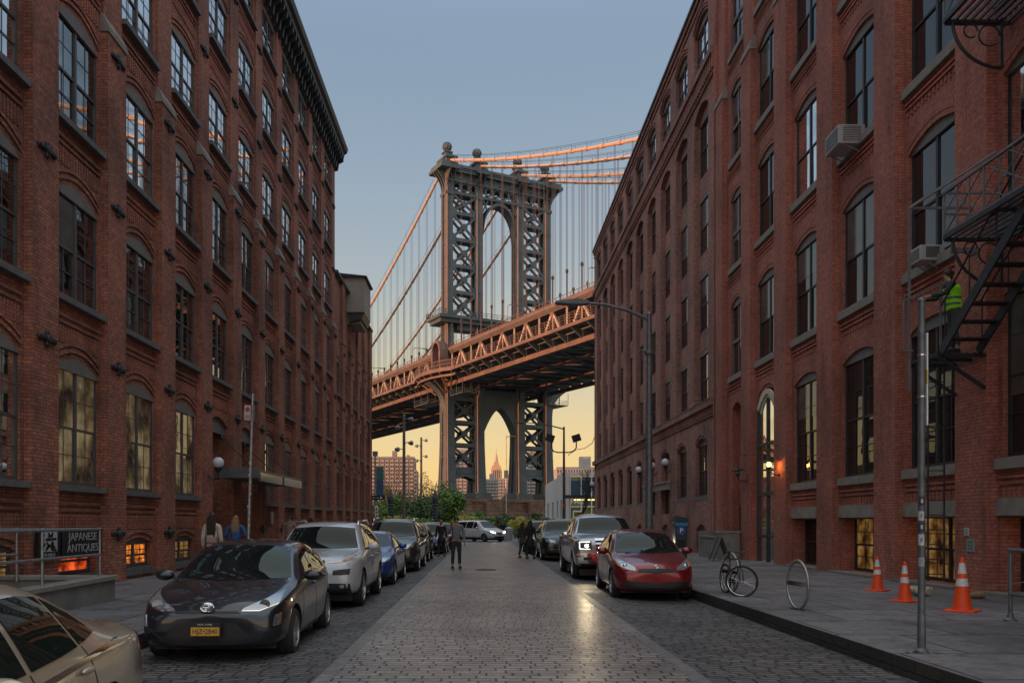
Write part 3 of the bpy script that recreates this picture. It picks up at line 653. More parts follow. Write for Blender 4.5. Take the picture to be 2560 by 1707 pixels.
# ---------------------------------------------------------------- fire escape
FE=thing('fire_escape','black iron fire escape with balconies and stair on the nearest right wall','fire escape',(9.5,15,0))
IR2=mat('fire_escape_iron',(.04,.042,.05),.5,metal=.4,var=.25); IR3=mat('rail_grey_iron',(.16,.16,.175),.55,metal=.3,var=.2)
def balcony(z,ya,yb,x0,rail):
    q=MB()
    n=9
    for i in range(n): x=x0+.04+i*(XR+.15-x0)/(n-1)*.98; q.bar((x,ya,z),(x,yb,z),.035,.05)
    for y in [ya+i*(yb-ya)/5 for i in range(6)]: q.bar((x0,y,z-.04),(XR+.2,y,z-.04),.05,.06)
    q.bar((x0,ya,z),(x0,yb,z),.06,.09); q.build('balcony_floor',IR2,FE,world=True)
    if rail:
        r_=MB(); h=.86
        r_.bar((x0,ya,z+h),(x0,yb,z+h),.045,.045); r_.bar((x0,ya,z+.06),(x0,yb,z+.06),.045,.045)
        y=yb; panel=1.3
        while y>ya+.1:
            y2=max(ya,y-panel)
            r_.bar((x0,y,z),(x0,y,z+h),.03); 
            for a in (.35,.65): yy=lerp(y,y2,a); r_.bar((x0,yy,z+.06),(x0,yy,z+h),.02)
            r_.bar((x0,y,z+h),(x0,y2,z+.06),.02); r_.bar((x0,y,z+.06),(x0,y2,z+h),.02); ym=(y+y2)/2
            r_.lathe([(.0,-.015),(.06,-.015),(.06,.015),(0,.015)],(x0,ym,z+h/2+.03),8,'x')
            for a,b in (((y,z+.45),(ym,z+h)),((ym,z+h),(y2,z+.45)),((y2,z+.45),(ym,z+.06)),((ym,z+.06),(y,z+.45))): r_.bar((x0,a[0],a[1]),(x0,b[0],b[1]),.016)
            y=y2
        for zz in (z+h,z+.45): r_.bar((x0,yb,zz),(XR+.1,yb,zz),.035)
        r_.build('balcony_railing',IR3,FE,world=True)
balcony(7.0,8.5,16.5,8.85,True); balcony(11.15,8.5,16.5,8.85,True)
def scroll(y,z,x0):
    q=MB(); pts=[(XR,y,z-.95)]+[(XR-(XR-x0-.1)*math.sin(t),y,z-.95+.9*(1-math.cos(t))) for t in [i*PI/16 for i in range(1,9)]]; q.path(pts,.03); q.bar((x0,y,z-.06),(XR,y,z-.06),.05); q.bar((XR-.02,y,z-.95),(XR-.02,y,z),.05)
    for (cx,cz,r_) in ((XR-.25,z-.33,.2),(XR-.6,z-.24,.13)): q.path([(cx+r_*math.cos(t),y,cz+r_*math.sin(t)) for t in [i*PI/7 for i in range(13)]],.015,5)
    q.build('scroll_bracket',IR2,FE,world=True)
for z in (7.0,11.15):
    for y in (16.4,12.6): scroll(y,z,8.85)
# stair from lower landing (z 4.9) to the balcony
def stair(x0,x1,ya,za,yb,zb,n,name='stair'):
    q=MB(); 
    for x in (x0,x1): q.bar((x,ya,za-.05),(x,yb,zb-.05),.04,.2)
    q.build('stair_stringers',IR2,FE,world=True)
    for i in range(n):
        t=(i+.6)/n; y=lerp(ya,yb,t); z=lerp(za,zb,t); s=MB(); s.box(x0+.02,x1-.02,y-.12,y+.12,z-.02,z+.01); s.build('tread',IR2,FE,world=True)
    q=MB()
    for x in (x0,x1):
        q.tube((x,ya,za+.85),(x,yb,zb+.85),.018)
        for t in (.05,.35,.65,.95): q.tube((x,lerp(ya,yb,t),lerp(za,zb,t)),(x,lerp(ya,yb,t),lerp(za,zb,t)+.85),.014,n=5)
    q.build('stair_handrail',IR2,FE,world=True)
stair(9.0,9.72,16.9,4.95,14.1,7.0,8); stair(9.0,9.72,13.9,7.1,10.2,11.1,13)
q=MB(); 
for i in range(7): x=8.95+i*.15; q.bar((x,16.95,4.88),(x,18.0,4.88),.03,.04)
for y in (16.95,17.45,18.0): q.bar((8.95,y,4.84),(9.9,y,4.84),.06,.07)
q.bar((8.97,16.97,4.82),(9.9,16.97,4.2),.06); q.bar((8.97,18.0,4.82),(9.9,18.0,4.2),.06)
q.build('lower_landing',IR2,FE,world=True)
q=MB(); 
q.bar((8.62,17.4,4.2),(8.62,17.4,7.9),.04); q.bar((8.62,17.4,7.9),(9.9,17.4,7.9),.035,.05); q.bar((8.62,17.4,7.9),(9.9,16.6,8.7),.05,.05); q.bar((9.35,17.2,6.98),(9.9,17.2,6.98),.05,.1)
q.build('guide_post',IR3,FE,world=True)
q=MB(); 
for (a,b) in (((8.45,5.0),(8.45,6.0)),((8.45,6.0),(9.2,6.35)),((9.2,6.35),(9.2,5.1)),((8.45,5.0),(8.65,5.0))): q.bar((a[0],17.3,a[1]),(b[0],17.3,b[1]),.035)
q.build('gate_frame',IR3,FE,world=True)
q=MB()
for x in (9.05,9.38): q.bar((x,17.5,.35),(x,17.5,4.9),.03)
z=.5
while z<4.8: q.tube((9.05,17.5,z),(9.38,17.5,z),.011,n=5); z+=.3
q.build('drop_ladder',IR2,FE,world=True)
# ================================================================ BRIDGE
BU=Vector((math.cos(R(27.6)),math.sin(R(27.6)),0)); BV=Vector((-math.sin(R(27.6)),math.cos(R(27.6)),0)); BP=Vector((-9.26,221,0))
def B(t,s,z): return BP+BU*t+BV*s+Vector((0,0,z))
BR=thing('suspension_bridge','steel suspension bridge with arched tower, glowing orange where the sun catches it','bridge',tuple(BP))
STLIT=mat('bridge_steel_sunlit_edge',(.30,.20,.155),.55,var=.15,scale=.3); ST=mat('bridge_steel',(.082,.112,.128),.55,metal=.15,var=.25,scale=.25); ST3=mat('bridge_steel_sunlit_web',(.52,.40,.30),.55,var=.15,scale=.4); ST2=mat('bridge_steel_deck',(.165,.105,.088),.6,var=.25,scale=.4); CBL=mat('cable_paint',(.50,.36,.26),.55,var=.1)  # edge and web copies warmed as if sunlit; deck copy darkened as less lit
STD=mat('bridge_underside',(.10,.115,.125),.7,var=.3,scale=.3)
def bb(m,t0,t1,s0,s1,z0,z1):
    p=[B(t,s,z) for z in (z0,z1) for t,s in ((t0,s0),(t1,s0),(t1,s1),(t0,s1))]
    m.add(p,[(0,3,2,1),(4,5,6,7),(0,1,5,4),(1,2,6,5),(2,3,7,6),(3,0,4,7)])
def bbar(m,a,b,w,h=None): m.bar(B(*a),B(*b),w,h)
TS=[0,8.6,20.8,29.4]
def colsec(z):
    if z<36: f=max(0,(30-z)/30)**2.2; return 1.15+.75*f, 2.0+1.9*f   # half widths t,s
    if z<54: return 1.05,1.75
    return .98,1.5
for ci,tc_ in enumerate(TS):
    m=MB()
    zs=[7.5,9,11,14,18,22,27,32,38,46,54,60,90.5]
    for za,zb in zip(zs,zs[1:]):
        (wa,da),(wb,db)=colsec(za+.01),colsec(zb-.01)
        # cruciform look: two box ribs with recessed web
        for (s0,s1,k) in ((-1,-.35,1.0),(-.35,.35,.72),(.35,1,1.0)):
            pa=[B(tc_+wa*k*x,da*y,za) for x,y in ((-1,s0),(1,s0),(1,s1),(-1,s1))]; pb=[B(tc_+wb*k*x,db*y,zb) for x,y in ((-1,s0),(1,s0),(1,s1),(-1,s1))]
            m.add(pa+pb,[(0,3,2,1),(4,5,6,7),(0,1,5,4),(1,2,6,5),(2,3,7,6),(3,0,4,7)])
        # edge angle flanges, sun side only, sunlit warmth put into their colour
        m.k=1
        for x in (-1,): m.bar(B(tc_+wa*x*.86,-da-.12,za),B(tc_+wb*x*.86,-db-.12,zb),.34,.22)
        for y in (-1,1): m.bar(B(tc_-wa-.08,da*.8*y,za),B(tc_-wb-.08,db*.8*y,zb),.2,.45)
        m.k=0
    bb(m,tc_-2.3,tc_+2.3,-4.5,4.5,7.3,8.3); bb(m,tc_-2.0,tc_+2.0,-4.1,4.1,8.3,9.2)
    z=12
    while z<90: bb(m,tc_-colsec(z)[0]-.06,tc_+colsec(z)[0]+.06,-colsec(z)[1]-.06,colsec(z)[1]+.06,z,z+.22); z+=6.1
    # capital and curved brackets
    bb(m,tc_-1.2,tc_+1.2,-1.8,1.8,85.3,86.0)
    cv=[(0,85.6)]+[(.12+2.5*(i/9)**2.3,85.9+5.2*(i/9)) for i in range(10)]+[(0,91.1)]
    for k_ in (-.75,.75):
        for sg in (-1,1): m.prism([(sg*(1.5+a),b) for a,b in cv],tc_+k_-.14,tc_+k_+.14,lambda a,b,d:B(d,a,b))
    for sg,on in ((-1,ci==0),(1,ci==3)):
        for k_ in (-1.1,0,1.1):
            if on: m.prism([(sg*(.98+a),b) for a,b in cv],k_-.16,k_+.16,lambda a,b,d,tt=tc_:B(tt+a,d,b))
    bb(m,tc_-(3.4 if ci==0 else 1.7),tc_+(3.4 if ci==3 else 1.7),-4.0,4.0,91.2,92.0); bb(m,tc_-(3.0 if ci==0 else 1.5),tc_+(3.0 if ci==3 else 1.5),-3.6,3.6,92.0,92.9)
    m.build('tower_column',[ST,STLIT],BR,world=True)
    m=MB(); bb(m,tc_-1.3,tc_+1.3,-2.4,2.4,92.9,94.3); bb(m,tc_-1.7,tc_+1.7,-2.9,2.9,94.3,94.8); bb(m,tc_-.8,tc_+.8,-.9,.9,94.8,96.2); bb(m,tc_-1.1,tc_+1.1,-1.2,1.2,96.2,96.5)
    for k in (-1,1): m.prism([(-2.9,93),(-1.0,96),(-1.0,93)],-.35+k*.9,.35+k*.9,lambda a,b,d,tt=tc_:B(tt+d,a,b)) 
    m.build('saddle_housing',ST,BR,world=True)
    m=MB(); c=B(tc_,0,97.9)
    m.lathe([(.3,-1.4),(.9,-1.25),(.5,-.9)],c,12); m.sphere(c,1.15,14,10)
    for k in range(6): t=k*PI/6; m.path([c+Vector((1.2*math.cos(a)*math.cos(t),1.2*math.cos(a)*math.sin(t),1.2*math.sin(a))) for a in [j*PI/8 for j in range(17)]],.07,5)
    m.build('finial_globe',ST,BR,True,True)
    # deck-level flared haunch
    m=MB()
    pr=[(0,29.5)]+[(.15+4.3*(i/8)**2.4,29.5+7.6*(i/8)**.8) for i in range(1,9)]+[(0,37.1)]
    for sgn in (1,-1):
        if ci==0: m.prism([(-a,b) for a,b in pr],-1.3,1.3,lambda a,b,d,tt=tc_:B(tt-1.0+a,d,b))
        if ci==3: m.prism(pr,-1.6,1.6,lambda a,b,d,tt=tc_:B(tt+1.3+a,d,b))
        m.prism([(a*.5*sgn,b) for a,b in pr],-.7,.7,lambda a,b,d,tt=tc_,g=sgn:B(tt+d,a+g*1.9,b))
        if ci in (0,3): break
    m.build('haunch_bracket',ST,BR,world=True)
# bracing between column pairs
for a,b in ((0,1),(2,3)):
    t0,t1=TS[a]+.98,TS[b]-.98
    m=MB()
    def panel(m,z0,z1):
        for s in (-1.2,1.2):
            bbar(m,(t0,s,z0),(t1,s,z1),.42,.55); bbar(m,(t0,s,z1),(t1,s,z0),.42,.55)
            # gusset plates at crossing and corners
            cz=(z0+z1)/2; ct=(t0+t1)/2
            m.prism([(ct-1.0,cz),(ct,cz-1.0),(ct+1.0,cz),(ct,cz+1.0)],s-.3,s+.3,lambda a_,b_,d:B(a_,d,b_))
            for tt,g in ((t0,1),(t1,-1)):
                for zz,h in ((z0,1),(z1,-1)): m.prism([(tt,zz),(tt+g*1.1,zz),(tt,zz+h*1.3)],s-.28,s+.28,lambda a_,b_,d:B(a_,d,b_))
        # lacing between front and back members
        for i in range(3):
            u=(i+.5)/3; tt=lerp(t0,t1,u)
            for zz in (lerp(z0,z1,u),lerp(z1,z0,u)): bbar(m,(tt,-1.2,zz),(tt,1.2,zz),.18)
    zz=[54.2,60.6,67.3,74.1,80.9,86.0]
    for z0,z1 in zip(zz,zz[1:]): panel(m,z0+.4,z1-.4); [bb(m,t0,t1,s-.3,s+.3,z1-.45,z1+.45) for s in (-1.2,1.2)]; [bb(m,lerp(t0,t1,u)-.1,lerp(t0,t1,u)+.1,-1.2,1.2,z1-.4,z1+.4) for u in (.2,.4,.6,.8)]
    zz=[15.5,21.4,27.2,33.2]
    for z0,z1 in zip(zz,zz[1:]): panel(m,z0+.4,z1-.4); [bb(m,t0,t1,s-.3,s+.3,z1-.5,z1+.5) for s in (-1.4,1.4)]
    bb(m,t0,t1,-1.6,1.6,14.0,15.7)
    for s in (-1.6,1.6): m.prism([(t0,13.9),(t0,11.0),(t0+.8,12.6),((t0+t1)/2,13.4),(t1-.8,12.6),(t1,11.0),(t1,13.9)],s-.3,s+.3,lambda a_,b_,d:B(a_,d,b_))
    m.build('tower_bracing',ST,BR,world=True)
# top portal truss with openwork circles, cornice and the round arch
m=MB(); t0,t1=-1,30.4
for z0,z1,o in ((90.9,91.5,2.8),(89.2,90.9,1.5),(88.7,89.2,1.9),(85.6,86.3,1.7)): bb(m,t0,t1,-o,o,z0,z1)
bb(m,-2.4,31.8,-3.3,3.3,91.9,92.6); bb(m,-2.0,31.4,-3.0,3.0,91.5,91.9)
m.build('tower_cornice',ST,BR,world=True)
m=MB(); tt=1.9
while tt<28:
    if not any(abs(tt-c)<1.9 for c in TS):
        for s in (-1.7,1.7):
            c=[B(tt+.95*math.cos(k*PI/7),s,87.5+1.0*math.sin(k*PI/7)) for k in range(15)]; m.path(c,.16,5)
            bbar(m,(tt-1.15,s,86.3),(tt-1.15,s,88.8),.25); 
    tt+=2.35
for (t0,t1) in ((1.4,7.2),(22.2,28.0),(10.0,19.4)):
    n=max(2,round((t1-t0)/2.9))
    for i in range(n):
        for s in (-1.9,): bbar(m,(lerp(t0,t1,i/n),s,88.9),(lerp(t0,t1,(i+1)/n),s,91),.25)
m.build('openwork_frieze',ST,BR,world=True)
def archband(m,z_spring,z_apex,hw,point,top,th=.8,s0=-1.7,s1=1.7,tm=(TS[1]+TS[2])/2,n=16,solid=False):
    pts=[]
    for i in range(n+1):
        u=i/n*2-1
        if point: zz=z_spring+(z_apex-z_spring)*(1-abs(u)**1.75)
        else: zz=z_spring+(z_apex-z_spring)*math.sqrt(max(0,1-u*u))
        pts.append((tm+hw*u,zz))
    for s in (s0,s1):
        for (a,za),(b,zb) in zip(pts,pts[1:]):
            ca=th if not solid else max(th,top-za); cb=th if not solid else max(th,top-zb)
            m.prism([(a,za),(b,zb),(b,zb+cb),(a,za+ca)],s-.3,s+.3,lambda x,y,d:B(x,d,y))
    for (a,za),(b,zb) in zip(pts,pts[1:]):
        m.prism([(a,za),(b,zb),(b,zb+.12),(a,za+.12)],s0,s1,lambda x,y,d:B(x,d,y))
    return pts
m=MB(); hw=(TS[2]-TS[1])/2-.98
archband(m,76,84.6,hw,False,86,.9,s0=-1.3,s1=1.3)
for s in (-1.3,1.3):
    for sg,x in ((1,TS[1]),(-1,TS[2])): bbar(m,(x+sg*1.0,s,85.6),(x+sg*2.3,s,83.1),.35); bbar(m,(x+sg*1.0,s,82.4),(x+sg*2.6,s,85.6),.35)
m.build('tower_arch',ST,BR,world=True,)
m=MB(); archband(m,24.0,31.4,hw+.12,True,36,1.6,s0=-1.4,s1=1.4,solid=True); m.build('lower_arch',ST,BR,world=True)
# walkway platform at the tower above the deck
m=MB(); bb(m,-4,33.4,-4.2,4.2,53.2,54.0); bb(m,-3.4,32.8,-3.4,3.4,52.2,53.2)
for s in (-4.1,4.1):
    for k in range(26): tt=-3.9+k*1.48; bbar(m,(tt,s,54),(tt,s,55.2),.12)
    for z in (54.6,55.2): bbar(m,(-3.9,s,z),(33.3,s,z),.1)
for k in range(8): s=-4.1+k*1.17; bbar(m,(-3.95,s,54),(-3.95,s,55.2),.12); bbar(m,(-3.95,s,54),(-3.95,s,55.2),.12)
bbar(m,(-3.95,-4.1,55.2),(-3.95,4.1,55.2),.1); bb(m,2,7,-1.8,1.8,50.8,52.2); bb(m,22,28,-1.8,1.8,50.8,52.2)
m.build('tower_platform',ST,BR,world=True)
# deck
SA,SB=-95,330
PN=10.6; ph=8.3-8.3 # apex at s=-8.3-PN*k
m=MB(); bb(m,-1.6,31,SA,SB,38.2,38.9); bb(m,-.6,8.9,SA,SB,44.7,45.1); bb(m,20.5,30,SA,SB,44.7,45.1); m.build('roadway',STD,BR,world=True)
m=MB(); s=SA
while s<200:
    bb(m,-1.2,30.6,s-.25,s+.25,36.6,38.2); bb(m,-1.2,30.6,s-.5,s+.5,36.4,36.6)
    # cantilever bracket on the near side
    m.prism([(-1.2,38.2),(-4.0,39.0),(-4.0,38.7),(-1.2,36.6)],s-.15,s+.15,lambda a,b,d:B(a,d,b))
    s+=PN/2
for t in (3,6,9,12,15,18,21,24,27): bb(m,t-.2,t+.2,SA,200,37.3,38.2)
s=SA
while s<200: bbar(m,(0,s,36.5),(14.7,s+PN,36.5),.3); bbar(m,(14.7,s,36.5),(29.4,s+PN,36.5),.3); bbar(m,(14.7,s,36.5),(0,s+PN,36.5),.3); s+=PN
m.build('floor_beams',STD,BR,world=True)
m=MB(); bb(m,-1.3,-.7,SA,SB,35.9,36.9); bb(m,30.0,30.6,SA,SB,35.9,36.9); bb(m,8.4,8.9,SA,SB,36.0,36.5); bb(m,20.4,21,SA,SB,36.0,36.5); m.build('lower_girder',ST2,BR,world=True)
for ti,t in enumerate(TS):
    m=MB(); 
    bb(m,t-.35,t+.35,SA,SB,38.9,39.9); bb(m,t-.35,t+.35,SA,SB,44.4,45.5)
    k=-8
    while True:
        sa=-8.3+PN*k; k+=1
        if sa>SB-12: break
        if sa<SA+6: continue
        m.k=1
        for d in (-1,1): bbar(m,(t,sa,44.5),(t,sa+d*PN*.33,39.6),.42,.5)
        bbar(m,(t,sa,44.5),(t,sa,39.6),.26); bbar(m,(t,sa+PN/2,44.5),(t,sa+PN/2,39.6),.36)
        m.k=0; m.prism([(sa-.9,44.5),(sa+.9,44.5),(sa+.35,43.4),(sa-.35,43.4)],t-.25,t+.25,lambda a,b,d:B(d,a,b))
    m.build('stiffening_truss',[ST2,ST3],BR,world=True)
# walkway outside the near truss with railings and fence posts
m=MB(); bb(m,-4.1,-.5,SA,SB,38.9,39.15); bb(m,-4.15,-4.0,SA,SB,38.6,39.3)
s=SA
while s<200:
    bbar(m,(-4.0,s,39.1),(-4.25,s,41.2),.12); s+=PN/6
for z in (39.7,40.2,40.7,41.15): bbar(m,(-4.05-(z-39)*.1,SA,z),(-4.05-(z-39)*.1,200,z),.09)
m.build('walkway',ST2,BR,world=True)
m=MB(); s=SA
while s<200:
    bbar(m,(-.4,s,45.5),(-.4,s,46.9),.10); s+=PN/8
for z in (46.2,46.9): bbar(m,(-.4,SA,z),(-.4,200,z),.09)
bb(m,-.8,-.3,SA,200,45.1,45.9)
m.build('upper_railing',ST2,BR,world=True)
# curved bay of the walkway round the tower leg and hooded niche
m=MB()
pts=[(-4.1,-13)]+[(-4.1-2.6*math.sin(i*PI/12)**.8,-11+i*22/12) for i in range(13)]+[(-4.1,13)]
for (ta,sa),(tb,sb) in zip(pts,pts[1:]):
    bbar(m,(ta,sa,39.0),(tb,sb,39.0),.4,.9); bbar(m,(ta,sa,41.2),(tb,sb,41.2),.14); bbar(m,(ta,sa,40.3),(tb,sb,40.3),.1); bbar(m,(ta+.5,sa*.96,37.6),(tb+.5,sb*.96,37.6),.3,.5)
    for u in (0,.33,.66): bbar(m,(lerp(ta,tb,u),lerp(sa,sb,u),39),(lerp(ta,tb,u),lerp(sa,sb,u),41.2),.1)
    m.add([B(ta,sa,38.8),B(tb,sb,38.8),B(-1.5,sb*.8,38.8),B(-1.5,sa*.8,38.8)],[(0,1,2,3)])
for i in range(1,12,2): ta,sa=pts[i]; m.bar(B(ta,sa,38.6),B(-1.4,sa*.5,34.5),.35)
m.build('walkway_bay',ST2,BR,world=True)
m=MB(); m.prism([(2.6*math.cos(k*PI/8),45.3+2.6*math.sin(k*PI/8)) for k in range(9)]+[(1.9*math.cos(k*PI/8),45.3+1.9*math.sin(k*PI/8)) for k in range(8,-1,-1)],-3.4,-1.6,lambda a,b,d:B(d,a,b)); bb(m,-3.3,-1.6,-2.7,-1.9,41,45.4); bb(m,-3.3,-1.6,1.9,2.7,41,45.4); m.build('hooded_niche',ST2,BR,world=True)
# main cables and hangers
def cz(s): return 94.6-(.5*s-.00108*s*s if s>=0 else -.39*s-.0008*s*s)
nh=0; stuff=MB(); SUSM=mat('suspender_paint',(.07,.055,.055),.7,var=.1)
for t in TS:
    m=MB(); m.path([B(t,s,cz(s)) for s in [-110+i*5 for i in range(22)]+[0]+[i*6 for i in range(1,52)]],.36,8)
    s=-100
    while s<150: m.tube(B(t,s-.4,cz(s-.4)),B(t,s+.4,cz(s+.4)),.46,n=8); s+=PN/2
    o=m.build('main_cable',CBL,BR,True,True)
    m=MB()
    for d in (-.45,.45): m.path([B(t+d,s,cz(s)+1.2) for s in range(-108,170,6)],.035,4)
    s=-106
    while s<150: bbar(m,(t-.45,s,cz(s)),(t-.45,s,cz(s)+1.2),.05); bbar(m,(t+.45,s,cz(s)),(t+.45,s,cz(s)+1.2),.05); s+=PN/2
    m.build('handline',IRON,BR,world=True)
order=[]
for ti,t in enumerate(TS):
    s=-98.4
    while s<178:
        if abs(s)>3: order.append((ti,t,s))
        s+=PN/2
order.sort(key=lambda a:(B(a[1],a[2],0).length))
for j,(ti,t,s) in enumerate(order):
    h=MB() if j<100 else stuff
    for d,e in ((-.3,-.25),(.3,.25)): h.tube(B(t+d,s+e,cz(s)),B(t+d,s+e,46.5),.04,n=4,cap=False)
    h.sphere(B(t,s,48.0 if s>0 else 51.5),.4,6,5,(.8,.8,1.3)); h.tube(B(t,s,45),B(t,s,48 if s>0 else 51.5),.11,n=5)
    if j<100: h.build('suspender',SUSM,BR,world=True)
o=stuff.build('suspender',SUSM,BR,world=True); o['kind']='stuff'
# deck lamp arms
for s in (-62,-30,25,60):
    m=MB(); m.path([B(1,s,45),B(1,s,50.5),B(1.5,s,50.9),B(4,s,51)],.09); bb(m,4,5.5,s-.2,s+.2,50.9,51.1); m.build('deck_lamp',METALD,BR,world=True)
# work scaffold hung below the deck
for t0,t1,s0,s1 in ((-1.5,3,-12,-5),(-1.5,3,9,18),(29.5,35,-3,6)):
    m=MB(); bb(m,t0,t1,s0,s1,33.2,33.4)
    for t in (t0,(t0+t1)/2,t1):
        for s in (s0,(s0+s1)/2,s1): bbar(m,(t,s,33.3),(t,s,36.6),.12)
        for z in (33.9,34.5): bbar(m,(t,s0,z),(t,s1,z),.07)
    for s in (s0,s1):
        for z in (33.9,34.5): bbar(m,(t0,s,z),(t1,s,z),.07)
    m.build('hanging_scaffold',METALD,BR,world=True)
# masonry pier
PM=brickmat('pier_granite',(.27,.175,.12),(.19,.125,.09),(.10,.07,.05),bw=1.6,rh=.75,ms=.05,bump=.6,dist=.05,stain=.4)
m=MB(); bb(m,-6,36,-9,9,-1,3.2); bb(m,-6.6,36.6,-9.6,9.6,3.2,3.9); bb(m,-5.6,35.6,-8.6,8.6,3.9,6.6); bb(m,-6.2,36.2,-9.2,9.2,6.6,7.4)
for c in TS: bb(m,c-2.2,c+2.2,-9.9,-8.6,-1,6.6)
m.build('masonry_pier',PM,BR,world=True)
# ================================================================ CARS
def paint(name,col,metal=.3,rough=.32,coat=1.0):
    m,t,b=newmat(name); b.inputs['Metallic'].default_value=metal; b.inputs['Roughness'].default_value=rough
    b.inputs['Coat Weight'].default_value=coat; b.inputs['Coat Roughness'].default_value=.04
    g=t.nodes.new('ShaderNodeTexCoord'); n=noise(t,g.outputs['Object'],1.4,6,.7)
    t.links.new(ramp(t,n,[(.3,tuple(c*.82 for c in col)),(.75,tuple(min(1,c*1.12) for c in col))]),b.inputs['Base Color'])
    t.links.new(ramp(t,noise(t,g.outputs['Object'],3,6),[(.35,(.02,)*3),(.8,(.14,)*3)]),b.inputs['Coat Roughness'])
    return m
CARGL=glassmat('car_glass',(.008,.011,.012),1.34,.01)
TYRE=mat('tyre_rubber',(.02,.02,.021),.8,var=.2,scale=12); RIM=mat('alloy_rim',(.42,.42,.43),.3,metal=.85,var=.15)
TRIM=mat('black_trim',(.015,.015,.016),.45,var=.1); CHR=mat('chrome',(.75,.75,.76),.12,metal=1,var=.05)
LENS=glassmat('headlamp_lens',(.42,.44,.46),1.6,.08,.6); LENSB=mat('lamp_reflector',(.62,.64,.66),.15,metal=.9,var=.3,scale=30)
AMB=mat('amber_lens',(.55,.16,.02),.15,var=.1); REDL=mat('tail_lens',(.28,.01,.012),.1,var=.1,coat=1)
LAMPB=mat('lit_bar',(1,.95,.85),.2,var=0,emit=(1,.93,.80),es=3); LAMP=mat('lit_headlamp',(1,.95,.85),.2,var=0,emit=(1,.93,.80),es=9); PLATEY=mat('plate_yellow',(.62,.33,.02),.45,var=.05); PLATEW=mat('plate_white',(.5,.5,.5),.45,var=.05)
STICK=mat('sticker_green',(.10,.32,.26),.6,var=.1)
WHM={}
def wheel_meshes(r,w,sp):
    k=(r,w,sp)
    if k in WHM: return WHM[k]
    t=MB(); t.lathe([(r*.66,-w/2),(r*.9,-w/2),(r*.985,-w*.36),(r,-w*.2),(r,w*.2),(r*.985,w*.36),(r*.9,w/2),(r*.66,w/2),(r*.64,w*.3),(r*.64,-w*.3),(r*.66,-w/2)],(0,0,0),32,'x',cap=False)
    q=MB(); q.lathe([(r*.66,-w*.46),(r*.62,-w*.5),(r*.60,-w*.3),(r*.6,w*.3)],(0,0,0),32,'x',cap=False); q.lathe([(0,-w*.4),(r*.15,-w*.4),(r*.16,-w*.2),(r*.16,0)],(0,0,0),16,'x')
    for i in range(sp):
        a=2*PI*i/sp; d=Vector((0,math.cos(a),math.sin(a))); q.bar(Vector((-w*.34,0,0))+d*r*.1,Vector((-w*.42,0,0))+d*r*.63,r*.13 if sp<8 else r*.08,w*.12,(1,0,0))
    q.k=1; q.lathe([(0,-w*.12),(r*.6,-w*.12),(r*.6,-w*.05)],(0,0,0),24,'x')
    WHM[k]=(t.mesh('tyre',TYRE,True),q.mesh('rim',[RIM,TRIM],True)); return WHM[k]
def wheel(par,x,y,r,w,side,sp=10):
    t,q=wheel_meshes(r,w,sp); o=bpy.data.objects.new('wheel',t); COL.objects.link(o); o.parent=par; o.location=(x,y,r)
    if side>0: o.rotation_euler=(0,0,PI)
    p=bpy.data.objects.new('rim',q); COL.objects.link(p); p.parent=o
    return o
def shell(c):
    """c: dict with L,W,top,belt,wt,wm,sill polylines over y in [-L/2,L/2]"""
    L,W=c['L'],c['W']; h=W/2; ys=c['ys']; bm=bmesh.new(); rings=[]
    for y in ys:
        w=h*interp(c['wm'],y); zs=interp(c['sill'],y); zt=interp(c['top'],y); zb=min(interp(c['belt'],y),zt-.03); wt=h*interp(c['wt'],y); wt=min(wt,w*.97)
        wb=w*c.get('wb',.95)
        P=[(0,zs),(.7*w,zs),(.93*w,zs+.04),(.985*w,zs+.16),(w,lerp(zs,zb,.55)),(lerp(w,wb,.5),lerp(zs,zb,.88)),(wb,zb),(lerp(wb,wt,.45),lerp(zb,zt,.5)),(lerp(wb,wt,.9),lerp(zb,zt,.90)),(wt*.82,zt-.0),(wt*.45,zt+.022),(0,zt+.03)]
        rings.append([bm.verts.new((x,y,z)) for x,z in P]+[bm.verts.new((-x,y,z)) for x,z in P[-2:0:-1]])
    n=len(rings[0]); hp=12
    for a,b in zip(rings,rings[1:]):
        for i in range(n): bm.faces.new((a[i],a[(i+1)%n],b[(i+1)%n],b[i]))
    for ri,rg in enumerate((rings[0],rings[-1])):
        m_=lambda i: rg[(n-i)%n]
        for i in range(hp-1):
            a,b,c_,d=rg[i],rg[i+1],m_(i+1),m_(i)
            vs=[]
            for v in (a,b,c_,d):
                if v not in vs: vs.append(v)
            if len(vs)>2: bm.faces.new(vs if ri else vs[::-1])
    cl=bm.edges.layers.float.get('crease_edge') or bm.edges.layers.float.new('crease_edge')
    bm.edges.ensure_lookup_table()
    for a,b in zip(rings,rings[1:]):
        for i in (6,n-6): 
            e=bm.edges.get((a[i],b[i])); 
            if e: e[cl]=c.get('crease',.35)
    bmesh.ops.recalc_face_normals(bm,faces=bm.faces)
    me=bpy.data.meshes.new('body'); bm.to_mesh(me); bm.free(); return me
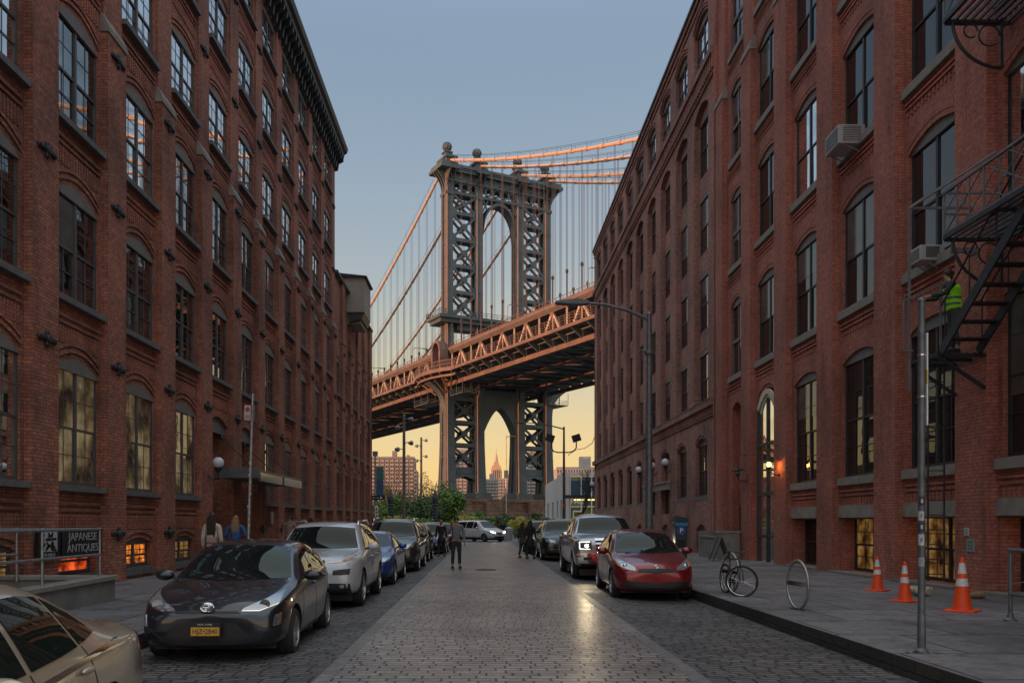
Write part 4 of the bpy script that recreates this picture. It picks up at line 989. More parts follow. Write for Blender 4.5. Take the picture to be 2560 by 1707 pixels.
def car(name,label,c,pm,loc,rz=0,detail=2,face=None):
    g=thing(name,label,c.get('cat','car'),loc,rz)
    L,W,H=c['L'],c['W'],c['H']; me=shell(c); me.materials.append(pm); me.materials.append(TRIM)
    o=bpy.data.objects.new('body',me); COL.objects.link(o); sb=o.modifiers.new('s','SUBSURF'); sb.levels=2; sb.render_levels=2
    r=c['r']; cut=MB(); 
    for y in (c['yf'],c['yr']):
        for s in (-1,1):
            x0=s*(W/2-.30); cut.lathe([(0,x0),(r+.055,x0),(r+.055,s*(W/2+.15)),(0,s*(W/2+.15))],(0,y,r+.0),28,'x')
    co=cut.build('cut',TRIM); bo=o.modifiers.new('b','BOOLEAN'); bo.operation='DIFFERENCE'; bo.object=co; bo.solver='EXACT'
    try: bo.material_mode='TRANSFER'
    except Exception: pass
    me2=evalmesh(o,'body'); drop(o); drop(co)
    for p in me2.polygons: p.use_smooth=True
    try: me2.set_sharp_from_angle(angle=R(38))
    except Exception: pass
    body=bpy.data.objects.new('body',me2); COL.objects.link(body); body.parent=g
    bmx=bmesh.new(); bmx.from_mesh(me2); tree=BVHTree.FromBMesh(bmx)
    def cast(o_,d):
        h=tree.ray_cast(Vector(o_),Vector(d),6)
        if h[0] is None:
            h=tree.find_nearest(Vector(o_)+Vector(d)*2)
        nrm=h[1]
        if nrm.dot(Vector(d))>0: nrm=-nrm
        return h[0],nrm
    def patch(nm,lo,hi,view,m,off=.006,n=10,k=6,par=None,back=.012):
        """lo/hi polylines of (u,z) with equal count; view: front/rear/left/right"""
        def sample(pl,t):
            q=t*(len(pl)-1); i=min(int(q),len(pl)-2); f=q-i; return (lerp(pl[i][0],pl[i+1][0],f),lerp(pl[i][1],pl[i+1][1],f))
        V=[];Bk=[]
        for j in range(k+1):
            for i in range(n+1):
                a=sample(lo,i/n); b=sample(hi,i/n); u=lerp(a[0],b[0],j/k); z=lerp(a[1],b[1],j/k)
                if view=='front': o_,d=(u,-L/2-2,z),(0,1,0)
                elif view=='rear': o_,d=(u,L/2+2,z),(0,-1,0)
                elif view=='top': o_,d=(u,z,3.2),(0,0,-1)
                elif view=='right': o_,d=(W/2+2,u,z),(-1,0,0)
                else: o_,d=(-W/2-2,u,z),(1,0,0)
                p,nr=cast(o_,d); V.append(p+nr*off); Bk.append(p-nr*back)
        q=MB(); nn=n+1; fs=[(j*nn+i,j*nn+i+1,(j+1)*nn+i+1,(j+1)*nn+i) for j in range(k) for i in range(n)]
        q.add(V,fs)
        ring=[i for i in range(nn)]+[j*nn+n for j in range(1,k+1)]+[k*nn+i for i in range(n-1,-1,-1)]+[j*nn for j in range(k-1,0,-1)]
        o2=len(q.v); q.v+=[tuple(p) for p in Bk]
        for a,b in zip(ring,ring[1:]+ring[:1]): q.f.append((a,b,o2+b,o2+a)); q.m.append(0)
        x=q.build(nm,m,par or g,True)
        return x
    def mir(pl): return [(-u,z) for u,z in pl]
    for y in (c['yf'],c['yr']):
        for s in (-1,1): wheel(g,s*(W/2-.115),y,r,.2,s,c.get('spokes',10))
    # glass
    CG=c.get('glass',CARGL)
    patch('windshield',c['ws'][0],c['ws'][1],'front',CG,n=18,k=8)
    if 'rg' in c: patch('rear_window',c['rg'][0],c['rg'][1],'rear',CARGL,n=14,k=6)
    for sd,nm in (('right',1),('left',-1)):
        for lo,hi in c['side']: patch('side_window',lo,hi,sd,CG,n=12,k=6)
        if 'seams' in c:
            for pl in c['seams']:
                w_=.007; patch('door_seam',[(u-w_,z) for u,z in pl],[(u+w_,z) for u,z in pl],sd,TRIM,off=.002,n=24,k=1)
        for (y,z) in c.get('handles',[]):
            p,nr=cast(((W/2+2)*nm,y,z),(-nm,0,0)); q=MB(); q.sphere((p.x+nm*.02,y,z),.1,12,8,(.25,1.0,.22)); q.build('door_handle',c.get('hm',pm),g,True)
        if 'rocker' in c: patch('rocker_trim',*c['rocker'],sd,c.get('rockm',TRIM),n=20,k=2,off=.008)
    cwy=c['mirror'][0]-.36; ya=-L/2+.34
    for s in (-1,1):
        ln=[(s*W*.33,ya),(s*W*.385,ya+.3),(s*W*.41,cwy)]; patch('bonnet_seam',[(x-.006,y) for x,y in ln],[(x+.006,y) for x,y in ln],'top',TRIM,off=.002,n=14,k=1)
    patch('cowl_trim',[(-W*.40,cwy+.03),(0,cwy-.02),(W*.40,cwy+.03)],[(-W*.39,cwy+.11),(0,cwy+.05),(W*.39,cwy+.11)],'top',TRIM,off=.004,n=14,k=1)
    # mirrors
    my,mz=c['mirror']
    for s in (-1,1):
        q=MB(); q.sphere((s*(W/2+.08),my,mz),.12,14,10,(1.0,.55,.62)); q.k=1; q.bar((s*(W/2-.08),my+.02,mz-.05),(s*(W/2+.04),my,mz-.02),.05,.04); q.build('wing_mirror',[c.get('mm',pm),TRIM],g,True)
    for nm,mm,lo,hi,*rest in c.get('front',[]):
        both=rest[0] if rest else False; off=rest[1] if len(rest)>1 else .007
        patch(nm,lo,hi,'front',mm,off=off,n=14,k=6)
        if both: patch(nm,mir(lo)[::1],mir(hi)[::1],'front',mm,off=off,n=14,k=6)
    for nm,mm,lo,hi,*rest in c.get('rear',[]):
        patch(nm,lo,hi,'rear',mm,n=12,k=5)
        if rest and rest[0]: patch(nm,mir(lo),mir(hi),'rear',mm,n=12,k=5)
    for nm,mm,lo,hi in c.get('flank',[]):
        for sd in ('right','left'): patch(nm,lo,hi,sd,mm,n=12,k=5)
    bmx.free()
    # underside shadow box
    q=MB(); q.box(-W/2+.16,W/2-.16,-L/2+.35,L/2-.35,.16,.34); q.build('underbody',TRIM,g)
    return g,cast if False else g
ED=lambda *a:list(a)
def rectp(x0,x1,z0,z1): return [(x0,z0),((x0+x1)/2,z0),(x1,z0)],[(x0,z1),((x0+x1)/2,z1),(x1,z1)]
# --- subcompact hatchback (dark grey, nearest)
def hatch():
    L,W,H=4.0,1.70,1.42; a=-L/2
    return dict(L=L,W=W,H=H,r=.31,yf=a+.80,yr=a+3.34,cat='hatchback',
      ys=[a+y for y in (0,.05,.14,.30,.55,.85,1.12,1.3,1.5,1.75,1.98,2.4,2.85,3.25,3.5,3.7,3.86,3.95,4.0)],
      top=[(a,.58),(a+.05,.66),(a+.14,.73),(a+.3,.785),(a+.55,.86),(a+.85,.915),(a+1.12,.96),(a+1.3,1.07),(a+1.75,1.33),(a+1.98,1.41),(a+2.4,1.455),(a+2.85,1.44),(a+3.25,1.39),(a+3.5,1.33),(a+3.7,1.18),(a+3.86,.98),(a+4,.74)],
      belt=[(a,.50),(a+.14,.66),(a+.3,.735),(a+.55,.80),(a+.85,.86),(a+1.3,.915),(a+2.4,.96),(a+3.3,1.02),(a+3.7,.98),(a+4,.70)],
      sill=[(a,.26),(a+.14,.19),(a+.6,.17),(a+3.6,.18),(a+4,.32)],
      wm=[(a,.62),(a+.05,.76),(a+.14,.87),(a+.3,.945),(a+.55,.985),(a+.85,1),(a+3.2,1),(a+3.6,.97),(a+3.86,.90),(a+4,.72)],
      wt=[(a,.5),(a+.14,.66),(a+.55,.78),(a+1.12,.81),(a+1.5,.76),(a+1.98,.685),(a+2.85,.675),(a+3.5,.65),(a+3.86,.6),(a+4,.5)],
      ws=([(-.70,.985),(-.4,.965),(0,.955),(.4,.965),(.70,.985)],[(-.56,1.36),(-.3,1.385),(0,1.397),(.3,1.385),(.56,1.36)]),
      rg=([(-.5,1.02),(0,1.0),(.5,1.02)],[(-.44,1.26),(0,1.29),(.44,1.26)]),
      side=[([(a+1.36,.955),(a+1.8,.965),(a+2.2,.975)],[(a+1.50,1.04),(a+1.85,1.245),(a+2.16,1.315)]),([(a+2.26,.98),(a+2.6,.99),(a+2.98,1.01)],[(a+2.22,1.325),(a+2.55,1.335),(a+2.9,1.30)]),([(a+3.05,1.03),(a+3.2,1.07),(a+3.42,1.17)],[(a+2.98,1.29),(a+3.15,1.27),(a+3.42,1.215)])],
      seams=[[(a+1.22,.28),(a+1.28,.6),(a+1.36,.93)],[(a+2.24,.25),(a+2.24,.6),(a+2.24,.96)],[(a+2.7,.27),(a+3.0,.62),(a+3.02,1.0)],[(a+1.3,.26),(a+2.0,.25),(a+2.7,.27)]],
      handles=[(a+2.08,.86),(a+2.92,.91)], mirror=(a+1.42,1.0), rocker=([(a+1.25,.17),(a+2.9,.18)],[(a+1.25,.22),(a+2.85,.25)]))
# generic suv
def suv(L=4.7,W=1.88,H=1.68,hood=1.02,nose=.88,r=.36):
    a=-L/2; b=L/2; cw=a+1.25; rf=cw+.62
    return dict(L=L,W=W,H=H,r=r,yf=a+.88,yr=b-.98,cat='suv',spokes=5,
      ys=[a,a+.05,a+.14,a+.3,a+.6,a+.95,cw,cw+.2,cw+.42,rf,rf+.5,rf+1.1,b-1.0,b-.6,b-.35,b-.15,b-.04,b],
      top=[(a,nose-.28),(a+.05,nose-.1),(a+.14,nose),(a+.3,nose+.05),(a+.6,hood-.03),(cw,hood+.04),(cw+.2,hood+.2),(rf,H-.05),(rf+.5,H),(b-1.0,H-.02),(b-.6,H-.07),(b-.35,H-.16),(b-.15,1.15),(b,.8)],
      belt=[(a,nose-.34),(a+.14,nose-.08),(a+.6,hood-.12),(cw,hood-.05),(b-.6,hood+.06),(b-.2,hood),(b,.75)],
      sill=[(a,.36),(a+.2,.26),(b-.4,.27),(b,.42)],
      wm=[(a,.66),(a+.05,.80),(a+.14,.90),(a+.3,.96),(a+.6,1),(b-.5,1),(b-.15,.94),(b,.8)],
      wt=[(a,.55),(a+.14,.74),(a+.6,.82),(cw,.82),(rf,.70),(b-.6,.68),(b,.6)],
      ws=([(-.40*W,hood+.07),(-.2*W,hood+.06),(0,hood+.06),(.2*W,hood+.06),(.40*W,hood+.07)],[(-.325*W,H-.12),(-.16*W,H-.095),(0,H-.085),(.16*W,H-.095),(.325*W,H-.12)]),
      rg=([(-.36*W,hood+.1),(0,hood+.08),(.36*W,hood+.1)],[(-.3*W,H-.2),(0,H-.17),(.3*W,H-.2)]),
      side=[([(cw+.32,hood+.02),(cw+.7,hood+.025),(cw+1.05,hood+.03)],[(cw+.48,hood+.2),(cw+.78,H-.16),(cw+1.03,H-.12)]),([(cw+1.12,hood+.03),(cw+1.6,hood+.04),(cw+1.95,hood+.05)],[(cw+1.1,H-.115),(cw+1.55,H-.11),(cw+1.9,H-.12)]),([(cw+2.02,hood+.06),(b-.75,hood+.08),(b-.5,hood+.13)],[(cw+1.98,H-.12),(b-.8,H-.14),(b-.55,H-.18)])],
      seams=[[(cw+.18,.34),(cw+.2,.7),(cw+.3,hood)],[(cw+1.08,.32),(cw+1.08,.7),(cw+1.08,hood+.02)],[(cw+1.75,.34),(cw+1.98,.75),(cw+1.98,hood+.04)]],
      handles=[(cw+.95,hood-.12),(cw+1.85,hood-.10)], mirror=(cw+.38,hood+.09), rocker=([(cw+.0,.25),(b-1.4,.26)],[(cw+.0,.36),(b-1.4,.37)]))
def sedan(L=4.7,W=1.82,H=1.40,hood=.90,nose=.72,r=.32,trunk=1.0):
    a=-L/2; b=L/2; cw=a+1.3; rf=cw+.78
    return dict(L=L,W=W,H=H,r=r,yf=a+.88,yr=b-1.02,cat='sedan',spokes=10,crease=.5,
      ys=[a,a+.05,a+.14,a+.35,a+.7,a+1.05,cw,cw+.25,cw+.5,rf,rf+.5,rf+1.0,b-1.45,b-1.1,b-.75,b-.4,b-.15,b-.05,b],
      top=[(a,nose-.2),(a+.05,nose-.08),(a+.14,nose),(a+.35,nose+.06),(a+.7,hood-.03),(cw,hood+.06),(cw+.25,hood+.2),(rf,H-.05),(rf+.5,H),(rf+1.0,H-.02),(b-1.45,H-.10),(b-.75,trunk+.04),(b-.4,trunk+.03),(b-.15,trunk),(b-.05,trunk-.06),(b,.78)],
      belt=[(a,nose-.26),(a+.14,nose-.07),(a+.7,hood-.11),(cw,hood-.03),(b-.9,trunk-.06),(b-.2,trunk-.05),(b,.72)],
      sill=[(a,.26),(a+.2,.18),(b-.4,.20),(b,.34)],
      wm=[(a,.62),(a+.05,.77),(a+.14,.88),(a+.35,.955),(a+.7,1),(b-.7,1),(b-.3,.955),(b-.1,.88),(b,.70)],
      wt=[(a,.5),(a+.14,.68),(a+.7,.78),(cw,.80),(rf,.655),(b-1.45,.63),(b-.75,.72),(b-.2,.74),(b,.6)],
      ws=([(-.405*W,hood+.10),(-.2*W,hood+.085),(0,hood+.08),(.2*W,hood+.085),(.405*W,hood+.10)],[(-.31*W,H-.085),(-.15*W,H-.062),(0,H-.055),(.15*W,H-.062),(.31*W,H-.085)]),
      rg=([(-.34*W,trunk+.1),(0,trunk+.08),(.34*W,trunk+.1)],[(-.27*W,H-.11),(0,H-.09),(.27*W,H-.11)]),
      side=[([(cw+.4,hood+.05),(cw+.8,hood+.055),(cw+1.18,hood+.06)],[(cw+.55,hood+.18),(cw+.88,H-.135),(cw+1.16,H-.10)]),([(cw+1.25,hood+.06),(cw+1.65,hood+.07),(cw+1.95,hood+.085)],[(cw+1.23,H-.095),(cw+1.6,H-.10),(cw+1.85,H-.125)]),([(cw+2.0,hood+.09),(cw+2.15,hood+.1),(cw+2.38,hood+.12)],[(cw+1.91,H-.14),(cw+2.05,H-.19),(cw+2.2,H-.25)])],
      seams=[[(cw+.2,.26),(cw+.25,.6),(cw+.38,hood+.03)],[(cw+1.22,.24),(cw+1.22,.6),(cw+1.22,hood+.05)],[(cw+1.85,.28),(cw+2.1,.62),(cw+2.02,hood+.08)],[(cw+.2,.25),(cw+1.0,.24),(cw+1.85,.27)]],
      handles=[(cw+1.05,hood-.07),(cw+1.9,hood-.04)], mirror=(cw+.5,hood+.09), rocker=([(cw+.1,.17),(b-1.5,.19)],[(cw+.1,.23),(b-1.5,.25)]))
def headlamp(x0,x1,z0,z1,t=.35): # swept lamp outline, from inner low to outer high
    return [(x0,z0),(lerp(x0,x1,.5),z0+(z1-z0)*.12),(x1,z0+(z1-z0)*.35)],[(x0,z0+(z1-z0)*.15),(lerp(x0,x1,.5),z0+(z1-z0)*.68),(x1,z1)]
LZc=LZ
# 1 dark hatchback
c=hatch(); a=-2.0
GREY=paint('paint_charcoal',(.016,.020,.028),.35,.3)
c['front']=[('lower_grille',TRIM,[(-.56,.27),(0,.25),(.56,.27)],[(-.30,.52),(0,.53),(.30,.52)]),
 ('upper_grille',TRIM,[(-.36,.625),(0,.625),(.36,.625)],[(-.32,.652),(0,.655),(.32,.652)]),
 ('headlight',LENS,[(.38,.665),(.56,.665),(.74,.74)],[(.38,.68),(.58,.775),(.735,.865)],True),
 ('lamp_surround',CHR,[(.37,.650),(.56,.648),(.73,.715)],[(.37,.664),(.56,.664),(.74,.738)],True,.004),
 ('fog_lamp_housing',TRIM,[(.62,.33),(.70,.33),(.77,.36)],[(.64,.42),(.70,.44),(.77,.46)],True),
 ('bumper_blade',GREY,[(.36,.25),(.55,.30),(.70,.33)],[(.40,.275),(.56,.36),(.66,.46)],True,.012),
 ('marker_lamp',LENSB,[(.70,.47),(.73,.47),(.76,.48)],[(.72,.60),(.745,.61),(.77,.62)],True)]
hb_,_=car('parked_car','charcoal hatchback with yellow front plate, nearest whole car in the left row',c,GREY,(-3.20,9.80+2.0,LZc),R(1.5),2)
# projector bulbs, badge, plate, wipers, sticker
for s in (-1,1): q=MB(); q.sphere((s*.60,-1.80,.725),.045,12,8); q.lathe([(.058,0),(.058,.02),(.048,.02)],(s*.60,-1.845,.725),16,'y'); q.build('projector_lamp',LENSB,hb_,True)
q=MB()
def ringv(m,cx,cz,rx,rz,y,th): m.path([(cx+rx*math.cos(t),y,cz+rz*math.sin(t)) for t in [k*PI/14 for k in range(29)]],th,6)
ringv(q,0,.70,.072,.05,-2.0,.008); ringv(q,0,.70,.022,.046,-2.005,.006); ringv(q,0,.716,.048,.018,-2.005,.006); q.lathe([(0,0),(.07,0),(.07,.012)],(0,-1.985,.70),20,'y')
q.build('badge',CHR,hb_,True)
pl=MB(); pl.box(-.17,.17,-2.075,-2.055,.36,.53); pl.k=1; pl.box(-.155,.155,-2.08,-2.075,.375,.475)
pl.build('number_plate',[TRIM,PLATEY],hb_)
PT=mat('plate_ink',(.04,.03,.10),.6,var=0)
text('plate_number','HJZ•2840',.082,PT,hb_,(0,-2.083,.425),(R(90),0,0),.001,sx=.85)
text('plate_frame_text','NEW YORK',.032,PLATEW,hb_,(0,-2.078,.505),(R(90),0,0),.001)
hb_.scale=(1.03,1,.955); hb_.location.z-=.02
for p_,q_ in (((-.55,-1.0,.955),(.05,-.93,.975)),((.0,-1.0,.955),(.55,-.9,.975))): q=MB(); q.bar(p_,q_,.012); q.build('wiper',TRIM,hb_)
q=MB(); q.quad((.36,-.655,1.055),(.48,-.648,1.055),(.475,-.61,1.085),(.36,-.617,1.085)); q.build('windscreen_sticker',STICK,hb_)
# 2 white suv
c=suv(4.6,1.86,1.62,1.05,.93,.36)
c['front']=[('grille_slot',TRIM,[(.03+k*.075,.80),(.06+k*.075,.80),(.075+k*.075,.80)],[(.03+k*.075,.92),(.06+k*.075,.925),(.075+k*.075,.92)],True) for k in range(4)]+[
 ('running_light',LENS,[(.38,.87),(.60,.885),(.80,.94)],[(.38,.895),(.60,.955),(.80,1.0)],True),
 ('turn_lamp',AMB,[(.62,.90),(.70,.905),(.77,.945)],[(.62,.93),(.70,.95),(.77,.975)],True,.011),
 ('headlight',TRIM,[(.45,.66),(.6,.655),(.75,.67)],[(.46,.74),(.6,.76),(.76,.77)],True),
 ('lower_bumper',TRIM,[(-.78,.30),(0,.28),(.78,.30)],[(-.76,.50),(0,.52),(.76,.50)]),
 ('fog_lamp',LENSB,[(.58,.43),(.62,.42),(.66,.43)],[(.58,.48),(.62,.49),(.66,.48)],True,.015)]
WHP=paint('paint_white',(.52,.53,.55),.1,.3)
g2,_=car('parked_car','white suv with roof rails behind the charcoal hatchback in the left row',c,WHP,(-3.22,15.65+2.3,LZc),R(.5))
for s in (-1,1): q=MB(); q.path([(s*.68,-.55,1.56),(s*.68,-.42,1.64),(s*.68,.9,1.66),(s*.68,1.2,1.58)],.022); q.build('roof_rail',CHR,g2,True)
q=MB(); q.box(-.26,.0,-.90,-.885,1.20,1.24); q.build('windscreen_sticker',PLATEW,g2)
# 3 blue sedan
c=sedan(4.6,1.80,1.37)
c['front']=[('grille',TRIM,[(.03,.52),(.15,.52),(.27,.54)],[(.03,.66),(.15,.665),(.27,.65)],True),('grille_surround',CHR,[(.02,.50),(.15,.495),(.29,.53)],[(.02,.515),(.15,.515),(.28,.545)],True,.012),
 ('headlight',LENS,[(.40,.60),(.6,.615),(.80,.66)],[(.40,.68),(.6,.72),(.80,.75)],True),('air_intake',TRIM,[(-.66,.28),(0,.26),(.66,.28)],[(-.60,.42),(0,.40),(.60,.42)])]
car('parked_car','bright blue sedan between the white suv and a dark suv in the left row',c,paint('paint_blue',(.01,.055,.26),.35,.3),(-3.15,21.3+2.3,LZc))
# 4 dark suv
FR_SUV=[('grille',TRIM,[(-.30,.62),(0,.60),(.30,.62)],[(-.28,.86),(0,.87),(.28,.86)]),('grille_bar',CHR,[(-.27,.72),(0,.72),(.27,.72)],[(-.27,.755),(0,.76),(.27,.755)],False,.016),('headlight',LENS,[(.40,.78),(.6,.79),(.80,.83)],[(.40,.87),(.6,.91),(.80,.93)],True),('lower_bumper',TRIM,[(-.72,.33),(0,.31),(.72,.33)],[(-.66,.48),(0,.50),(.66,.48)]),('skid_plate',CHR,[(-.6,.50),(0,.51),(.6,.50)],[(-.6,.53),(0,.54),(.6,.53)],False,.012)]
def FR(): return [tuple(x) for x in FR_SUV]
c=suv(4.8,1.90,1.72,1.10,.95,.37); c['front']=FR()
gd,_=car('parked_car','dark brown suv with silver roof rails behind the blue sedan',c,paint('paint_dark_brown',(.045,.038,.034),.4),(-3.02,27.2+2.4,LZc))
for s in (-1,1): q=MB(); q.path([(s*.68,-.5,1.66),(s*.68,-.4,1.74),(s*.68,1.0,1.76),(s*.68,1.3,1.68)],.02); q.build('roof_rail',CHR,gd,True)
c=suv(4.4,1.82,1.60,1.0,.9,.34); c['front']=FR(); car('parked_car','bronze crossover showing its bright flank between two dark suvs on the left',c,paint('paint_bronze',(.16,.12,.07),.5),(-3.1,34.3+2.2,LZc))
c=suv(4.5,1.84,1.60,1.0,.88,.34); c['front']=FR(); car('parked_car','navy blue crossover behind the walker in black on the left',c,paint('paint_navy',(.02,.03,.10),.4),(-2.75,42.5+2.2,LZc))
c=suv(4.4,1.80,1.62,1.0,.88,.34); c['front']=FR(); car('parked_car','dark red crossover, farthest of the left row before the minivan',c,paint('paint_dark_red',(.12,.02,.02),.4),(-2.6,49.5+2.2,LZc))
# minivan crossing
c=suv(5.1,1.95,1.78,1.08,.9,.34); c['cat']='minivan'
L_=5.1; a=-L_/2; b=L_/2; cw=a+1.0
c['top']=[(a,.6),(a+.05,.75),(a+.14,.86),(a+.3,.92),(a+.6,1.02),(cw,1.12),(cw+.2,1.25),(cw+.8,1.70),(cw+1.2,1.78),(b-.6,1.76),(b-.3,1.65),(b-.12,1.15),(b,.8)]
c['front']=[('headlight',LAMP,[(.42,.70),(.6,.72),(.80,.80)],[(.44,.76),(.6,.83),(.80,.90)],True),('grille',TRIM,[(-.3,.62),(0,.6),(.3,.62)],[(-.34,.74),(0,.75),(.34,.74)]),('air_intake',TRIM,[(-.5,.33),(0,.31),(.5,.33)],[(-.55,.46),(0,.47),(.55,.46)]),('front_plate',PLATEW,*rectp(-.16,.16,.48,.58),False,.02)]
car('moving_minivan','white minivan with lit headlights turning at the end of the street',c,paint('paint_pearl_white',(.62,.63,.66),.1),(-.35,72.5,-.06),R(42))
# right row -------------------------------------------------------
c=hatch(); c['H']=1.40; c['cat']='sedan'; a=-2.0
c['front']=[('upper_grille',TRIM,[(-.40,.60),(0,.575),(.40,.60)],[(-.36,.665),(0,.672),(.36,.665)]),
 ('lower_grille',TRIM,[(-.58,.27),(0,.25),(.58,.27)],[(-.70,.43),(0,.38),(.70,.43)]),
 ('headlight',LENS,[(.42,.63),(.58,.65),(.75,.73)],[(.43,.70),(.6,.79),(.76,.87)],True),
 ('turn_lamp',AMB,[(.70,.70),(.735,.71),(.76,.73)],[(.70,.76),(.735,.78),(.76,.80)],True,.011),
 ('lower_lip',TRIM,[(-.7,.20),(0,.19),(.7,.20)],[(-.66,.235),(0,.225),(.66,.235)])]
RED=paint('paint_red',(.22,.004,.012),.45,.28)
gr,_=car('parked_car','glossy red compact car at the front of the right row',c,RED,(3.58,17.55+2.0,LZc),R(-1))
q=MB(); ringv(q,0,.715,.05,.026,-1.97,.006); q.lathe([(0,0),(.045,0),(.045,.008)],(0,-1.965,.715),14,'y'); q.build('badge',CHR,gr,True)
for s in (-1,1): q=MB(); q.sphere((s*.62,-1.80,.72),.05,12,8); q.build('projector_lamp',LENSB,gr,True)
for p_,q_ in (((-.5,-1.0,.955),(.05,-.93,.975)),((.0,-1.0,.955),(.5,-.9,.975))): q=MB(); q.bar(p_,q_,.012); q.build('wiper',TRIM,gr)
# pickup
L_=5.7; a=-L_/2; b=L_/2; W_=2.02
cw=a+1.35
c=dict(L=L_,W=W_,H=1.86,r=.40,yf=a+.95,yr=b-1.2,cat='pickup truck',spokes=6,crease=.7,wb=.97,
 ys=[a,a+.05,a+.12,a+.3,a+.7,a+1.1,cw,cw+.25,cw+.5,cw+.75,cw+1.2,cw+2.0,cw+2.2,cw+2.28,cw+2.35,b-.8,b-.1,b],
 top=[(a,1.0),(a+.05,1.12),(a+.12,1.17),(a+.3,1.20),(cw,1.26),(cw+.25,1.42),(cw+.75,1.80),(cw+1.2,1.86),(cw+2.0,1.84),(cw+2.2,1.80),(cw+2.35,1.25),(b,1.22)],
 belt=[(a,.95),(a+.12,1.08),(a+.3,1.12),(cw,1.17),(b,1.17)],sill=[(a,.48),(a+.2,.36),(b-.4,.42),(b,.5)],
 wm=[(a,.84),(a+.05,.92),(a+.12,.965),(a+.3,.99),(a+.7,1),(b-.2,1),(b,.95)],
 wt=[(a,.75),(a+.12,.84),(cw,.85),(cw+.75,.70),(cw+2.2,.70),(cw+2.35,.93),(b,.93)],
 ws=([(-.80,1.31),(-.4,1.30),(0,1.295),(.4,1.30),(.80,1.31)],[(-.66,1.735),(-.3,1.76),(0,1.77),(.3,1.76),(.66,1.735)]),
 side=[([(cw+.42,1.22),(cw+.8,1.22),(cw+1.2,1.22)],[(cw+.6,1.45),(cw+.9,1.68),(cw+1.18,1.74)]),([(cw+1.28,1.22),(cw+1.6,1.22),(cw+2.05,1.22)],[(cw+1.26,1.745),(cw+1.6,1.745),(cw+2.0,1.72)])],
 handles=[(cw+1.1,1.08),(cw+1.95,1.08)],mirror=(cw+.42,1.27),rocker=([(cw+.0,.36),(b-1.8,.40)],[(cw+.0,.46),(b-1.8,.48)]),rockm=CHR,mm=CHR,
 seams=[[(cw+.3,.48),(cw+.32,.8),(cw+.38,1.2)],[(cw+1.24,.48),(cw+1.24,.8),(cw+1.24,1.2)],[(cw+2.08,.5),(cw+2.1,.8),(cw+2.1,1.2)]],
 front=[('grille',TRIM,[(-.44,.86),(0,.86),(.44,.86)],[(-.46,1.14),(0,1.15),(.46,1.14)]),('grille_bar',CHR,[(-.45,1.02),(0,1.03),(.45,1.02)],[(-.45,1.06),(0,1.07),(.45,1.06)],False,.025),('grille_bar',CHR,[(-.45,.93),(0,.93),(.45,.93)],[(-.45,.96),(0,.965),(.45,.96)],False,.025),('grille_bar',CHR,[(-.47,1.12),(0,1.13),(.47,1.12)],[(-.47,1.17),(0,1.18),(.47,1.17)],False,.02),
  ('headlight',TRIM,[(.56,.87),(.7,.87),(.92,.885)],[(.56,1.11),(.7,1.11),(.92,1.10)],True),
  ('light_bar',LAMPB,[(.60,.885),(.7,.885),(.88,.895)],[(.60,.90),(.7,.90),(.88,.91)],True,.014),('light_bar',LAMPB,[(.60,1.075),(.7,1.075),(.88,1.07)],[(.60,1.09),(.7,1.09),(.88,1.085)],True,.014),('light_bar',LAMPB,[(.873,.895),(.88,.895),(.888,.90)],[(.873,1.085),(.88,1.085),(.888,1.08)],True,.014),
  ('bumper',CHR,[(-.90,.52),(0,.50),(.90,.52)],[(-.94,.78),(0,.78),(.94,.78)],False,.03),('fog_lamp',TRIM,[(.55,.60),(.66,.59),(.78,.60)],[(.55,.67),(.66,.68),(.78,.67)],True,.036),('air_dam',TRIM,[(-.8,.40),(0,.38),(.8,.40)],[(-.85,.50),(0,.48),(.85,.50)],False,.012)])
gp,_=car('parked_pickup','silver crew-cab pickup with lit headlights behind the red car',c,paint('paint_silver',(.42,.42,.44),.75,.28),(3.5,23.3+2.85,LZc))
BB=mat('bright_bulb',(1,1,1),.2,var=0,emit=(1,.93,.80),es=22)
for s in (-1,1): q=MB(); q.sphere((s*.70,a-.02+.0,.985),.045,14,8,(1,.5,1)); q.build('headlight_bulb',BB,gp,True)
for s in (-1,1):
    l=bpy.data.lights.new('headlight_beam','SPOT'); l.energy=55; l.color=(1,.78,.46); l.spot_size=R(70); l.spot_blend=.8; l.shadow_soft_size=.06
    lo=bpy.data.objects.new('headlight_beam',l); COL.objects.link(lo); lo.parent=gp; lo.location=(s*.70,a-.12,.98); lo.rotation_euler=(R(84),0,PI)
# black suv + another
c=suv(4.8,1.94,1.76,1.15,1.0,.38); c['front']=FR(); car('parked_car','black boxy suv behind the silver pickup on the right',c,paint('paint_black',(.015,.015,.018),.3),(3.35,35.0+2.4,LZc))
c=suv(4.6,1.86,1.72,1.08,.95,.36); c['front']=FR(); car('parked_car','dark grey suv just visible beyond the black suv on the right',c,paint('paint_slate',(.05,.055,.06),.4),(3.0,42.0+2.3,LZc))
